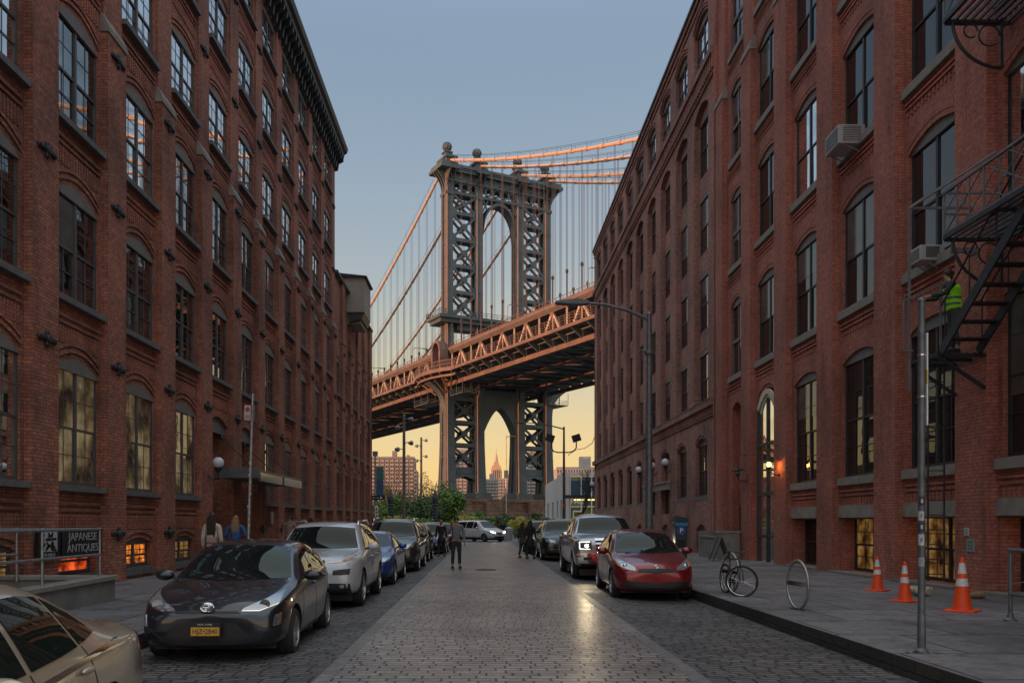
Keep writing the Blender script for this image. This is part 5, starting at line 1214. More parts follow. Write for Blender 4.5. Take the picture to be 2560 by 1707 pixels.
# gold sedan, foreground left, front out of frame
c=sedan(4.85,1.83,1.36,.86,.70,.33,trunk=.94)
b=4.85/2
c['rear']=[('tail_light',REDL,[(.52,.70),(.68,.70),(.83,.72)],[(.55,.86),(.68,.87),(.83,.88)],True),('rear_plate',PLATEY,*rectp(-.16,.16,.66,.78))]
c['flank']=[('tail_light_side',REDL,[(b-.26,.72),(b-.16,.71),(b-.07,.72)],[(b-.22,.86),(b-.16,.87),(b-.09,.88)]),('fuel_flap_seam',TRIM,[(b-1.02,.90),(b-.95,.905),(b-.88,.90)],[(b-1.02,.904),(b-.95,.909),(b-.88,.904)])]
GOLD=paint('paint_champagne',(.50,.43,.32),.45,.3)
c['hm']=GOLD; c['glass']=glassmat('tinted_car_glass',(.010,.017,.014),1.2,.02); c['yr']=b-1.22; c['r']=.31; c['rockm']=CHR; c['rocker']=([(b-2.9,.815),(b-2.0,.835),(b-1.15,.875)],[(b-2.9,.845),(b-2.0,.865),(b-1.12,.905)])
GS,_=car('parked_sedan','champagne gold sedan cut off by the lower left corner, tail towards the street end',c,GOLD,(-3.01,3.95,-.1),R(7.6))
# ================================================================ PEOPLE
def skin(nodes,edges,name,m,parent,sub=2,root=0):
    """nodes: list of (pos, radius)"""
    me=bpy.data.meshes.new(name); bm=bmesh.new(); ly=bm.verts.layers.skin.verify(); vs=[]
    for i,(p,r) in enumerate(nodes):
        v=bm.verts.new(p); rr=r if isinstance(r,tuple) else (r,r); v[ly].radius=rr; v[ly].use_root=(i==root); vs.append(v)
    for a,b in edges: bm.edges.new((vs[a],vs[b]))
    bm.to_mesh(me); bm.free(); o=bpy.data.objects.new(name,me); COL.objects.link(o)
    o.modifiers.new('k','SKIN'); s=o.modifiers.new('s','SUBSURF'); s.levels=sub; s.render_levels=sub
    m2=evalmesh(o,name); drop(o)
    for p in m2.polygons: p.use_smooth=True
    m2.materials.clear(); m2.materials.append(m)
    q=bpy.data.objects.new(name,m2); COL.objects.link(q); q.parent=parent; return q
def cloth(name,c): return mat(name,c,.85,var=.2,scale=14,bump=.2)
SKN=mat('skin',(.36,.20,.14),.55,var=.08); HB=mat('hair_brown',(.035,.02,.013),.6,var=.3,scale=30); HBL=mat('hair_blond',(.25,.15,.075),.6,var=.3,scale=30); HK=mat('hair_black',(.012,.010,.010),.55,var=.2)
EYE=mat('eye_dark',(.02,.015,.012),.2,var=0)
def person(label,loc,rz,h=1.72,top=None,bot=None,shoe=BLACK,hair=HK,long_hair=0,stride=0,armL=None,armR=None,lean=0,coat=0,group=None,fem=0,bare_legs=False,elbow=None):
    """faces -y. armL/R: list of (shoulder->elbow->wrist) offsets or None for hanging"""
    g=thing('person',label,'person',loc,rz,group); k=h/1.75
    V=lambda x,y,z: Vector((x*k,y*k,z*k))
    sh=.185 if fem else .205; hp=.10
    ly=-lean
    pel=V(0,0,.93); wai=V(0,ly*.25,1.06); che=V(0,ly*.7,1.28); nb=V(0,ly,1.46); nk=V(0,ly*1.05-.01,1.53); hd=V(0,ly*1.1-.02,1.62); ht=V(0,ly*1.1-.01,1.70)
    kn=[V(-hp-.01,-.03-stride*.5,.50),V(hp+.01,-.03+stride*.35,.50)]; an=[V(-hp-.02,-stride*1.0,.09),V(hp+.02,.03+stride*1.0,.09)]
    to=[an[0]+V(-.02,-.16,-.055),an[1]+V(.02,-.16,-.055)]
    hip=[V(-hp,0,.90),V(hp,0,.90)]; S=[V(-sh,ly*.95,1.42),V(sh,ly*.95,1.42)]
    E=[];Wr=[]
    for i,arm in enumerate((armR,armL)):
        s=-1 if i==0 else 1
        if arm: E.append(S[i]+V(*arm[0])); Wr.append(E[-1]+V(*arm[1]))
        else: E.append(S[i]+V(s*.05,.03,-.29)); Wr.append(E[-1]+V(s*.02,-.07,-.25))
    N_=[(pel,.10*k),(wai,.095*k),(che,.115*k),(nb,.075*k),(nk,.05*k),(hd,(.072*k,.088*k)),(ht,(.062*k,.07*k)), (hd+V(0,-.085,-.02),.018*k)]
    Ed=[(0,1),(1,2),(2,3),(3,4),(4,5),(5,6),(5,7)]
    for i in range(2):
        b=len(N_); N_+=[(hip[i],.085*k),(kn[i],.052*k),(an[i],.036*k),(to[i],.034*k)]; Ed+=[(0,b),(b,b+1),(b+1,b+2),(b+2,b+3)]
    for i in range(2):
        s=-1 if i==0 else 1
        b=len(N_); d=(Wr[i]-E[i]).normalized(); pal=Wr[i]+d*.06*k
        N_+=[(S[i],.05*k),(E[i],.038*k),(Wr[i],.026*k),(pal,(.036*k,.018*k))]; Ed+=[(3,b),(b,b+1),(b+1,b+2),(b+2,b+3)]
        side_=d.cross(Vector((0,1,0)) if abs(d.y)<.8 else Vector((0,0,1))).normalized()
        fwd=side_.cross(d).normalized()
        for f in range(4):
            fb=len(N_); o1=pal+fwd*((f-1.5)*.019*k)+d*.03*k; l=(.034,.042,.038,.028)[f]*k
            N_+=[(o1,.0095*k),(o1+d*l+side_*.006*k*s,.0085*k),(o1+d*l*1.7+side_*.02*k*s,.0075*k)]; Ed+=[(b+3,fb),(fb,fb+1),(fb+1,fb+2)]
        fb=len(N_); o1=Wr[i]+d*.03*k-fwd*.03*k; N_+=[(o1,.011*k),(o1-fwd*.02*k+d*.03*k,.009*k)]; Ed+=[(b+3,fb),(fb,fb+1)]
    skin(N_,Ed,'body',SKN,g)
    # trousers
    r=1.0
    T=[(pel+V(0,0,.05),.125*k),(pel,.125*k)]; Te=[(0,1)]
    for i in range(2): b=len(T); T+=[(hip[i]+V(0,0,-.06),.10*k),(kn[i],.068*k),(an[i]+V(0,.01,.05),.056*k)]; Te+=[(1,b),(b,b+1),(b+1,b+2)]
    if bot: skin(T,Te,'trousers',bot,g)
    # jacket
    J=[(pel+V(0,0,.02 if not coat else -.02),.135*k),(wai,.125*k),(che,(.165*k,.13*k)),(nb+V(0,0,-.03),(.12*k,.095*k)),(nb+V(0,0,.045),.062*k)]; Je=[(0,1),(1,2),(2,3),(3,4)]
    if coat: b=len(J); J+=[(V(0,.0,.93-coat*.5),.165*k),(V(0,.0,.93-coat),.18*k)]; Je+=[(0,b),(b,b+1)]
    for i in range(2): b=len(J); J+=[(S[i],.068*k),(E[i],.055*k),(lerp(E[i],Wr[i],.93),.040*k)]; Je+=[(3,b),(b,b+1),(b+1,b+2)]
    skin(J,Je,'jacket',top,g,root=2)
    for i in range(2):
        q=MB(); m_=(an[i]+to[i])/2; q.sphere((m_.x,m_.y-.01,m_.z+.005),.052*k,12,8,(.9,2.5,.9)); q.box(m_.x-.042*k,m_.x+.042*k,m_.y-.13*k,m_.y+.12*k,m_.z-.045*k,m_.z-.02*k); q.build('shoe',shoe,g,True)
    if hair:
        q=MB(); q.sphere((hd.x,hd.y+.022*k,hd.z+.045*k),.098*k,14,10,(.86,1.0,1.0)); q.sphere((hd.x,hd.y+.05*k,hd.z-.01*k),.085*k,12,8,(.9,.7,1.0))
        if long_hair:
            for j in range(5):
                a=(j-2)*.5; q.path([(hd.x+math.sin(a)*.07*k,hd.y+.05*k+math.cos(a)*.035*k,hd.z+.03*k),(hd.x+math.sin(a)*.09*k,hd.y+.07*k+math.cos(a)*.04*k,hd.z-.14*k),(hd.x+math.sin(a)*.085*k,hd.y+.10*k+math.cos(a)*.04*k,hd.z-.14*k-long_hair)],[.045*k,.048*k,.02*k],7)
        q.build('hair',hair,g,True)
    q=MB()
    for s in (-1,1): q.sphere((hd.x+s*.03*k,hd.y-.083*k,hd.z+.012*k),.011*k,8,6)
    q.box(hd.x-.024*k,hd.x+.024*k,hd.y-.087*k,hd.y-.075*k,hd.z-.052*k,hd.z-.044*k)
    q.build('face_details',EYE,g,True)
    return g,dict(hd=hd,W=Wr,che=che,E=E,k=k)
C_GREY=cloth('sweater_grey',(.17,.17,.18)); C_NAVY=cloth('trousers_dark',(.022,.024,.032)); C_BLK=cloth('cloth_black',(.014,.014,.016)); C_IV=cloth('coat_ivory',(.50,.45,.38)); C_BLU=cloth('top_blue',(.03,.10,.28)); C_TAN=cloth('jacket_tan',(.26,.18,.12)); C_VEST=mat('hi_vis_green',(.28,.75,.03),.7,var=.1,emit=(.2,.6,.02),es=.05); C_GRN=cloth('jacket_dark_green',(.03,.04,.035)); C_STR=mat('reflective_strip',(.12,.12,.13),.4,var=0)  # hi-vis vest colour carries a faint added emission
g,d=person('man in grey sweater and dark trousers standing in the middle of the pavers',(-.90,28.6,0),R(8),1.74,C_GREY,C_NAVY,armR=((-.08,-.10,-.26),(.10,-.14,.24)))
q=MB(); w_=d['W'][0]; q.box(w_.x-.035,w_.x+.035,w_.y-.035,w_.y-.025,w_.z+.0,w_.z+.14); q.build('phone',BLACK,g)
person('woman dressed in black walking beside the navy car on the left',(-1.9,38.8,0),R(175),1.66,C_BLK,C_BLK,hair=HBL,stride=.16,coat=.28,fem=1,lean=.05)
person('woman in long dark coat with black hair at the right edge of the pavers',(1.98,36.2,0),R(160),1.64,C_BLK,C_BLK,hair=HK,long_hair=.25,coat=.5,fem=1,stride=.10)
person('companion in dark clothes just behind the woman in the long coat on the right',(1.72,37.3,0),R(150),1.58,cloth('cloth_charcoal',(.05,.04,.045)),C_NAVY,hair=HB,long_hair=.2,coat=.3,fem=1,stride=.12)
person('distant walker in dark clothes near the litter bin at the park edge',(1.75,76,-.06),R(20),1.7,C_BLK,C_NAVY,stride=.14,hair=HK)
g,d=person('woman in a long ivory coat with brown hair on the left sidewalk',(-6.3,20.0,.13),R(172),1.64,C_IV,C_NAVY,hair=HB,long_hair=.26,coat=.42,fem=1,stride=.1)
q=MB(); che=d['che']; q.box(che.x-.20,che.x+.02,che.y+.14,che.y+.24,che.z-.38,che.z-.12); q.k=1; q.box(che.x-.20,che.x+.02,che.y+.235,che.y+.25,che.z-.26,che.z-.245); q.bar((che.x-.09,che.y+.12,che.z-.12),(che.x-.12,che.y+.05,che.z+.17),.02)
bg_=q.build('shoulder_bag',[mat('bag_pink_leather',(.40,.26,.22),.5,var=.1),BLACK]); bg_.location=(0,0,0); bg_.matrix_world=Matrix.Translation((-6.3,20.0,.13))@Matrix.Rotation(R(172),4,'Z'); tag(bg_,'small dusty pink shoulder bag hanging on the ivory coat','bag')
person('woman with long blond hair in a bright blue top on the left sidewalk',(-6.62,23.0,.13),R(185),1.60,C_BLU,C_NAVY,hair=HBL,long_hair=.2,fem=1,stride=.08,armR=((-.12,0,-.25),(.05,-.16,-.14)),armL=((.12,0,-.25),(-.05,-.16,-.14)))
person('man in open tan jacket facing the street behind the white suv',(-7.2,32.0,.13),R(-5),1.66,C_TAN,C_NAVY,hair=HB)
person('person with dark hair partly hidden behind the white suv roof',(-7.2,36.0,.13),R(180),1.60,C_BLK,C_BLK,hair=HK,long_hair=.12)
person('short-haired pedestrian, left of the pair beyond the white suv',(-7.1,45.2,.13),R(0),1.64,C_BLK,C_NAVY,hair=HK)
person('dark-haired pedestrian, right of the pair beyond the white suv',(-6.72,45.0,.13),R(10),1.60,cloth('cloth_brown',(.08,.05,.04)),C_NAVY,hair=HK)
person('pedestrian in dark red top beyond the dark brown suv by the park corner',(-6.4,70,-.06),R(5),1.72,cloth('cloth_dark_red',(.12,.02,.02)),C_NAVY,hair=HK)
# worker on the fire escape: leaning, arms forward towards the post (faces the street)
g,d=person('worker in bright green hi-vis vest standing on the fire escape landing',(9.50,17.35,4.93),R(-98),1.72,C_GRN,cloth('trousers_grey',(.05,.055,.055)),hair=HB,lean=.10,armL=((.02,-.18,-.22),(-.05,-.27,-.03)),armR=((-.02,-.18,-.22),(.06,-.26,-.02)))
k=d['k']; ly=-.10
J=[(Vector((0,0,.93*k)),.175*k),(Vector((0,ly*.25,1.08)),.17*k),(Vector((0,ly*.7*k+.03,1.29*k)),(.235*k,.20*k)),(Vector((0,ly*.9*k+.03,1.44*k)),(.20*k,.16*k))]
skin(J,[(0,1),(1,2),(2,3)],'hi_vis_vest',C_VEST,g,root=1)
q=MB()
for z in (1.0,1.12): q.lathe([(.165,z-.022),(.172,z),(.165,z+.022)],(0,ly*.3,0),20,cap=False)
q.build('reflective_band',C_STR,g,True)
# ================================================================ STREET FURNITURE
def pole(name,label,cat,x,y,z0,z1,r0,r1,m,parent=None):
    g=thing(name,label,cat,(x,y,z0)); q=MB(); q.tube((x,y,z0),(x,y,z1),r0,r1,14); q.lathe([(r0*1.9,0),(r0*1.9,.03),(r0*1.15,.06),(r0*1.1,.4),(r0,.42)],(x,y,z0),14); q.sphere((x,y,z1),r1*1.15,10,6); q.build('pole',m,g,True,True); return g
# right front sign post with stickers
g=pole('sign_post','galvanised steel post with stickers standing on the right kerb in the foreground','post',4.76,9.34,.13,3.95,.038,.036,METALD)
for z,h,c,a in ((1.78,.10,(.04,.04,.05),-20),(1.62,.10,(.45,.45,.46),-35),(1.50,.11,(.03,.04,.10),-25),(1.36,.12,(.5,.5,.5),-30),(1.12,.10,(.30,.30,.36),-28)):
    q=MB(); n=6
    A=[(4.76+.0395*math.cos(R(a-90+(i-3)*16)),9.34+.0395*math.sin(R(a-90+(i-3)*16))) for i in range(n+1)]
    for (xa,ya),(xb,yb) in zip(A,A[1:]): q.quad((xa,ya,z-h/2),(xb,yb,z-h/2),(xb,yb,z+h/2),(xa,ya,z+h/2))
    q.k=1; 
    (xa,ya),(xb,yb)=A[2],A[4]; q.quad((xa*1.0002,ya-.002,z-h/5),(xb*1.0002,yb-.002,z-h/5),(xb*1.0002,yb-.002,z+h/5),(xa*1.0002,ya-.002,z+h/5))
    q.build('sticker',[mat('stk%.2f'%z,c,.6,var=.3,scale=60),mat('stkink%.2f'%z,tuple(.5-x*.8 for x in c),.6,var=.2,scale=60)],g,world=True)
q=MB()
for z in (2.9,3.35): q.lathe([(.041,z),(.044,z+.01),(.041,z+.02)],(4.76,9.34,0),14)
q.build('band_clamp',CHR,g,True,True)
q=MB(); q.box(4.80,4.812,9.3,9.34,2.6,3.6); q.k=1; q.box(4.798,4.80,9.29,9.35,3.05,3.2); q.build('street_sign',[WHITE,PLATEY],g,world=True)
q=MB(); 
rr=random.Random(3)
for i in range(22): a=rr.uniform(0,6.28); d=rr.uniform(.03,.2); q.sphere((4.76+math.cos(a)*d,9.34+math.sin(a)*d*.5,.135),rr.uniform(.008,.02),5,4,(1.4,1,.5))
o=q.build('leaf_litter',mat('dead_leaves',(.09,.045,.02),.9,var=.4)); o['kind']='stuff'; o['label']='dry leaves gathered at the foot of the foreground post'
# left leaning sign pole
g=pole('sign_post','tall leaning galvanised pole with a no-parking sign on the left sidewalk','post',-4.95,18.0,.13,4.20,.035,.032,METAL)
g.rotation_euler=(0,R(1.8),0)
q=MB(); q.box(-5.10,-4.97,17.94,17.95,3.68,3.99); q.k=1; q.lathe([(0,17.934),(.05,17.934),(.05,17.94)],(-5.035,0,3.90),12,'y'); q.box(-5.09,-4.98,17.935,17.94,3.72,3.735); q.box(-5.09,-4.98,17.935,17.94,3.76,3.775)
SIGNR=mat('sign_red',(.45,.02,.04),.5,var=.1); SIGNW=mat('sign_white',(.42,.40,.42),.5,var=.1)
q.build('street_sign',[SIGNW,SIGNR],g,world=True)
q=MB(); q.box(-4.92,-4.89,17.92,18.0,3.66,4.0); q.build('second_sign',METALD,g,world=True)
rr=random.Random(5); q=MB()
for i in range(14): z=1.1+i*.13; a=R(-90+rr.uniform(-50,50)); q.sphere((-4.95+.036*math.cos(a),18+.036*math.sin(a),z),.018,6,4,(1,.3,1.6))
q.build('torn_stickers',SIGNW,g,world=True)
# street lamp near right
def streetlamp(name,label,x,y,z0,h,r0,m,armto,head=None,zarm=.35):
    g=pole(name,label,'street lamp',x,y,z0,h,r0,r0*.55,m)
    q=MB(); ax,az=armto; q.path([(x,y,h-.15),(lerp(x,ax,.35),y,lerp(h-.15,az,.55)),(lerp(x,ax,.7),y,lerp(h-.15,az,.9)),(ax,y,az)],[r0*.42,r0*.38,r0*.32,r0*.3]); q.build('arm',m,g,True,True)
    if head:
        q=MB(); hx=head; q.prism([(ax+.05,az+.05),(ax-.3,az+.10),(ax-hx,az+.03),(ax-hx,az-.02),(ax-.3,az-.06),(ax+.05,az-.04)],y-.16,y+.16,lambda a,b,d:(a,d,b)); q.build('lamp_head',m,g,world=True)
    return g
g=streetlamp('street_lamp','tall grey steel street lamp with long arm in front of the brown warehouse',4.9,25.4,.13,7.68,.13,METALD,(3.05,8.02),.92)
q=MB(); q.box(4.80,4.98,25.24,25.26,.95,1.35); q.build('notice',mat('lilac_notice',(.40,.38,.50),.6),g,world=True)
q=MB(); q.tube((4.9,25.4,6.6),(4.6,25.4,6.62),.02); q.lathe([(.14,6.5),(.15,6.55),(.14,6.6)],(4.9,25.4,0),12); q.build('clamp',METALD,g,True,True)
# far right double flood lamp
LPD=mat('pole_dark_green',(.05,.055,.055),.5,metal=.3)
g=streetlamp('street_lamp','dark lamp pole with twin floodlights at the street end beside the pale low building',7.98,85,-.05,10.9,.17,LPD,(3.9,11.4))
q=MB(); q.path([(6.75,85,9.6),(6.75,85,8.9),(6.95,85,8.55),(7.4,85,8.45),(8.5,85,8.45),(8.95,85,8.6),(9.2,85,8.9),(9.2,85,9.6)],.07); q.tube((3.9,85,11.4),(2.9,85,11.45),.1,.05)
q.build('yoke',LPD,g,True,True)
for x,t in ((6.6,1),(9.2,-1)):
    q=MB(); c=Vector((x,84.9,9.85)); q.prism([(-.42,-.35),(.42,-.35),(.42,.35),(-.42,.35)],-.15,.15,lambda a,b,d,c=c,t=t:(c.x+a*.94+t*b*.3,c.y+d,c.z+b*.94-t*a*.3)); q.build('floodlight',BLACK,g,world=True)
q=MB(); q.box(8.05,10.6,84.95,85.05,3.9,4.25); q.build('street_sign',mat('brown_sign',(.05,.03,.025),.6),g,world=True)
q=MB(); q.box(7.85,8.15,84.75,84.82,3.0,3.35); q.build('no_entry_sign',SIGNR,g,world=True)
# slim pole near tower with camera
g=pole('light_mast','slim pale light mast standing in front of the bridge arch right leg','light mast',4.4,165,0,18.2,.14,.08,METAL)
q=MB(); q.box(4.0,4.8,164.8,165.2,10,11.5); q.path([(4.4,165,17.8),(5.2,165,18.1),(6.2,165,18)],.07); q.build('fitting',METALD,g,world=True)
# left masts
for (px,yt,Y,r,lb,hw) in ((1010,1040,95,.2,'thick wooden mast with spotlights left of the bridge tower',1),(1053,1095,140,.22,'thinner mast with spotlights nearer the bridge tower',0)):
    p=at(px,yt,Y); g=pole('light_mast',lb,'light mast',p.x,Y,-.05,p.z,r,r*.75,mat('weathered_wood',(.10,.085,.07),.8,var=.3))
    q=MB()
    for dz,dx in ((.0,1),(.9,-1),(2.6,1),(3.3,-1)): q.tube((p.x,Y-.1,p.z-dz-.4),(p.x+dx*.55,Y-.3,p.z-dz-.3),.05); q.lathe([(.12,-.25),(.28,.1),(.2,.3)],(p.x+dx*.75,Y-.35,p.z-dz-.4),10,'x')
    q.build('spotlight',METALD,g,True,True)
# iron finial posts in park
for px,lb in ((976,'tall dark ornamental iron post at the park edge, nearer the left building'),(1088,'tall dark ornamental iron post at the park edge, nearer the bridge tower')):
    p=at(px,1222,98); g=thing('ornamental_post',lb,'post',(p.x,98,-.04),group='iron posts at the park edge')
    q=MB(); z=p.z; q.lathe([(.42,0),(.42,.5),(.3,.6),(.27,3.6),(.34,3.8),(.36,4.4),(.22,4.7),(.12,5.0),(.05,5.3),(0,z)],(p.x,98,0),10); q.build('shaft',IRON,g,True,True)
    q=MB()
    for i in range(9): q.lathe([(.28,.7+i*.34),(.34,.8+i*.34),(.28,.9+i*.34)],(p.x,98,0),8)
    q.build('collar',IRON,g,True,True)
# left corner sign pole and banner pole
g=pole('sign_post','corner sign post with one-way and parking signs at the end of the left annexe','post',-9.28,74,-.05,4.3,.07,.06,METAL)
q=MB(); q.box(-9.6,-8.45,73.9,73.93,3.45,3.85); q.k=1; q.box(-9.5,-8.8,73.86,73.9,3.62,3.68); q.prism([(-8.85,3.52),(-8.6,3.65),(-8.85,3.78)],73.86,73.9,lambda a,b,d:(a,d,b)); q.build('one_way_sign',[BLACK,WHITE],g,world=True)
text('one_way_text','ONE WAY',.16,BLACK,g,(.22,-.16,3.70),(R(90),0,0),.002)
q=MB(); q.box(-9.32,-9.02,73.9,73.93,1.95,2.95); q.k=1
for z in (2.1,2.4,2.7): q.lathe([(.0,73.87),(.09,73.87),(.09,73.9)],(-9.17,0,z+.0),12,'y')
q.build('parking_sign',[WHITE,SIGNR],g,world=True)
g=pole('banner_pole','tall pole with blue green banner just past the left annexe','banner pole',-11.05,88,-.05,8.6,.09,.07,METALD)
q=MB(); q.box(-10.95,-10.2,87.97,88.03,4.0,7.2); q.k=1; q.box(-10.955,-10.195,87.965,88.035,5.9,7.22); q.build('banner',[mat('banner_blue',(.03,.07,.13),.7),mat('banner_green',(.04,.12,.09),.7)],g,world=True)
q=MB(); q.box(-11.3,-10.8,87.8,88.2,8.3,8.8); q.build('lamp_head',METALD,g,world=True)
# parking meter kiosk
g=thing('parking_meter','dark blue parking pay station with white P on the right sidewalk','parking meter',(4.93,21.5,.13))
q=MB(); q.box(4.78,5.08,21.4,21.7,.13,1.55); q.prism([(4.76,1.55),(5.10,1.55),(5.10,1.66),(4.93,1.69),(4.76,1.72)],21.38,21.72,lambda a,b,d:(a,d,b)); q.build('cabinet',mat('meter_dark',(.012,.02,.035),.35,metal=.2,var=.15),g,world=True,bev=.02)
q=MB(); q.box(4.775,5.085,21.39,21.40,1.46,1.55); q.build('header_band',mat('meter_cyan',(.01,.16,.30),.5,var=.05),g,world=True)
q=MB(); q.lathe([(0,21.388),(.11,21.388),(.11,21.4)],(4.93,0,1.34),24,'y'); q.build('p_disc',mat('meter_blue',(.01,.06,.20),.5,var=.05),g,True,True)
text('p_letter','P',.17,WHITE,g,(0,-.115,1.21),(R(90),0,0),.002)
q=MB(); q.box(4.84,5.02,21.385,21.4,.95,1.12); q.k=1; q.box(4.87,4.93,21.37,21.39,.80,.9); q.build('screen',[GLK,METAL],g,world=True)
# A-frame board
g=thing('sandwich_board','dark folding pavement board leaning by the concrete enclosure on the right','sign',(8.7,31.6,.13))
q=MB(); 
for s in (-1,1): q.bar((8.7+s*.0,31.35,1.0),(8.7+s*.32,31.35,.15),.04); q.bar((8.7,31.9,1.0),(8.7+s*.32,31.9,.15),.04); q.add([(8.71*1+s*.01,31.37,.97),(8.7+s*.29,31.37,.22),(8.7+s*.29,31.88,.22),(8.7+s*.01,31.88,.97)],[(0,1,2,3)])
q.build('panels',mat('slate_board',(.03,.035,.04),.5),g,world=True)
# ring racks
def ringrack(x,y,rz,label):
    g=thing('bike_rack',label,'bike rack',(x,y,.13),rz,group='round hoop bike racks')
    q=MB(); q.path([(0,.38*math.sin(t),.405+.39*math.cos(t)) for t in [i*PI/20 for i in range(41)]],.024,8); q.build('hoop',METAL,g,True)
    q=MB(); q.bar((0,-.36,.42),(0,.36,.42),.035,.07); q.build('crossbar',CHR,g); q=MB(); q.box(-.06,.06,-.14,.14,0,.015); q.lathe([(.05,0),(.035,.03)],(0,0,0),8); q.build('base_plate',IRON,g)
    return g
ringrack(5.12,14.0,R(5),'empty round steel hoop bike rack, nearest on the right sidewalk'); ringrack(5.0,17.4,R(10),'round steel hoop rack behind the parked bicycle')
# bicycle
def bicycle():
    g=thing('bicycle','black bicycle with turned front wheel locked to the farther hoop rack','bicycle',(4.93,16.4,.13),R(4)); g.scale=(.88,.88,.88)
    def whl(c,rz,nm):
        w=thing('tmp','x','x'); 
        q=MB(); r=.33
        q.path([(0,r*math.cos(t),r*math.sin(t)) for t in [i*PI/16 for i in range(33)]],.02,6); me=q.mesh('wheel',TYRE,True); o=bpy.data.objects.new('wheel',me); COL.objects.link(o); o.parent=g; o.location=c; o.rotation_euler=(0,0,rz); drop(w)
        q=MB(); q.path([(0,(r-.03)*math.cos(t),(r-.03)*math.sin(t)) for t in [i*PI/16 for i in range(33)]],.008,5); 
        for i in range(18): t=i*PI/9; q.tube((.02*(-1)**i,0,0),(0,(r-.03)*math.cos(t),(r-.03)*math.sin(t)),.002,n=4,cap=False)
        q.lathe([(.02,-.04),(.02,.04)],(0,0,0),8,'x'); p=q.build('rim',CHR,o)
    f=Vector((0,0,.33)); r_=Vector((0,1.02,.33)); whl(f,R(62),'f'); whl(r_,0,'r')
    bb_=Vector((0,.60,.28)); st=Vector((0,.75,.78)); hd=Vector((0,.14,.82)); hb_=Vector((0,.10,.68))
    q=MB()
    for a,b,rr in ((bb_,st,.016),(bb_,hb_,.02),(st,hd,.017),(r_,bb_,.011),(r_,Vector((0,.72,.70)),.009),(hd,hb_,.02)): q.tube(a,b,rr)
    q.build('frame',mat('bike_black',(.02,.02,.025),.3,coat=.5),g,True)
    q=MB(); q.path([(0,.1,.68),(.035,.03,.5),(.04,0,.33)],.011); q.path([(0,.1,.68),(-.035,.03,.5),(-.04,0,.33)],.011); q.build('fork',BLACK,g,True)
    q=MB(); q.tube(st,(0,.78,.93),.014); q.sphere((0,.8,.95),.1,10,6,(.55,1.2,.25)); q.build('saddle',BLACK,g,True)
    q=MB(); q.tube(hd,(0,.10,.96),.014); q.path([(-.16,.0,.98),(-.10,.06,.97),(0,.08,.96),(.20,.14,1.0),(.30,.22,.99)],.013); q.build('handlebar',METALD,g,True)
    q=MB(); q.lathe([(.09,-.005),(.09,.005)],(.05,.60,.28),16,'x'); q.bar((.07,.6,.28),(.08,.68,.13),.02); q.bar((-.07,.6,.28),(-.08,.52,.43),.02); q.box(.06,.15,.64,.72,.115,.135); q.box(-.15,-.06,.48,.56,.42,.44); q.build('crankset',METALD,g)
bicycle()
# cones
def cone(x,y,s,label,dirty=0):
    g=thing('traffic_cone',label,'traffic cone',(x,y,.13),random.uniform(0,1),group='orange traffic cones on the right sidewalk')
    OR=mat('cone_orange',(.80,.075,.012),.5,var=.1); RW=mat('cone_reflective',(.62,.60,.58),.45,var=.2,scale=15)
    h=.71*s
    def prof(z): return lerp(.125,.025,z/h)*s
    q=MB(); q.box(-.19*s,.19*s,-.19*s,.19*s,0,.035); q.build('base',OR,g,bev=.015)
    q=MB(); q.lathe([(prof(z),z) for z in (.03,h*.48)],(0,0,0),20); q.build('lower_cone',OR,g,True)
    q=MB(); q.lathe([(prof(z)+.002,z) for z in (h*.48,h*.62)],(0,0,0),20); q.build('reflective_collar',RW,g,True)
    q=MB(); q.lathe([(prof(z),z) for z in (h*.62,h*.71)],(0,0,0),20); q.build('middle_cone',OR,g,True)
    q=MB(); q.lathe([(prof(z)+.002,z) for z in (h*.71,h*.91)],(0,0,0),20); q.build('reflective_collar',RW,g,True)
    q=MB(); q.lathe([(prof(h*.91),h*.91),(prof(h),h),(.012,h+.01),(0,h+.01)],(0,0,0),20); q.build('tip',OR,g,True)
cone(8.18,17.85,1.0,'orange traffic cone farthest from the camera by the basement windows'); cone(7.55,15.4,1.0,'orange traffic cone just left of the foreground post'); cone(7.63,13.7,1.2,'largest orange traffic cone, right of the foreground post')
# pipe railing right edge
g=thing('pipe_railing','dark pipe railing round the area steps at the right edge of the photo','railing',(7.6,12.4,.13))
q=MB()
for z in (1.15,.52): q.tube((7.6,12.4,z),(9.9,12.4,z),.028); q.tube((7.6,12.4,z),(7.6,9.2,z),.028)
for x,y in ((7.6,12.4),(7.6,10.8),(9.0,12.4)): q.tube((x,y,.13),(x,y,1.17),.03); q.lathe([(.09,0),(.09,.02),(.05,.05),(.035,.12)],(x,y,.13),12)
q.sphere((7.6,12.4,1.15),.032); q.build('rails',METALD,g,True,True)
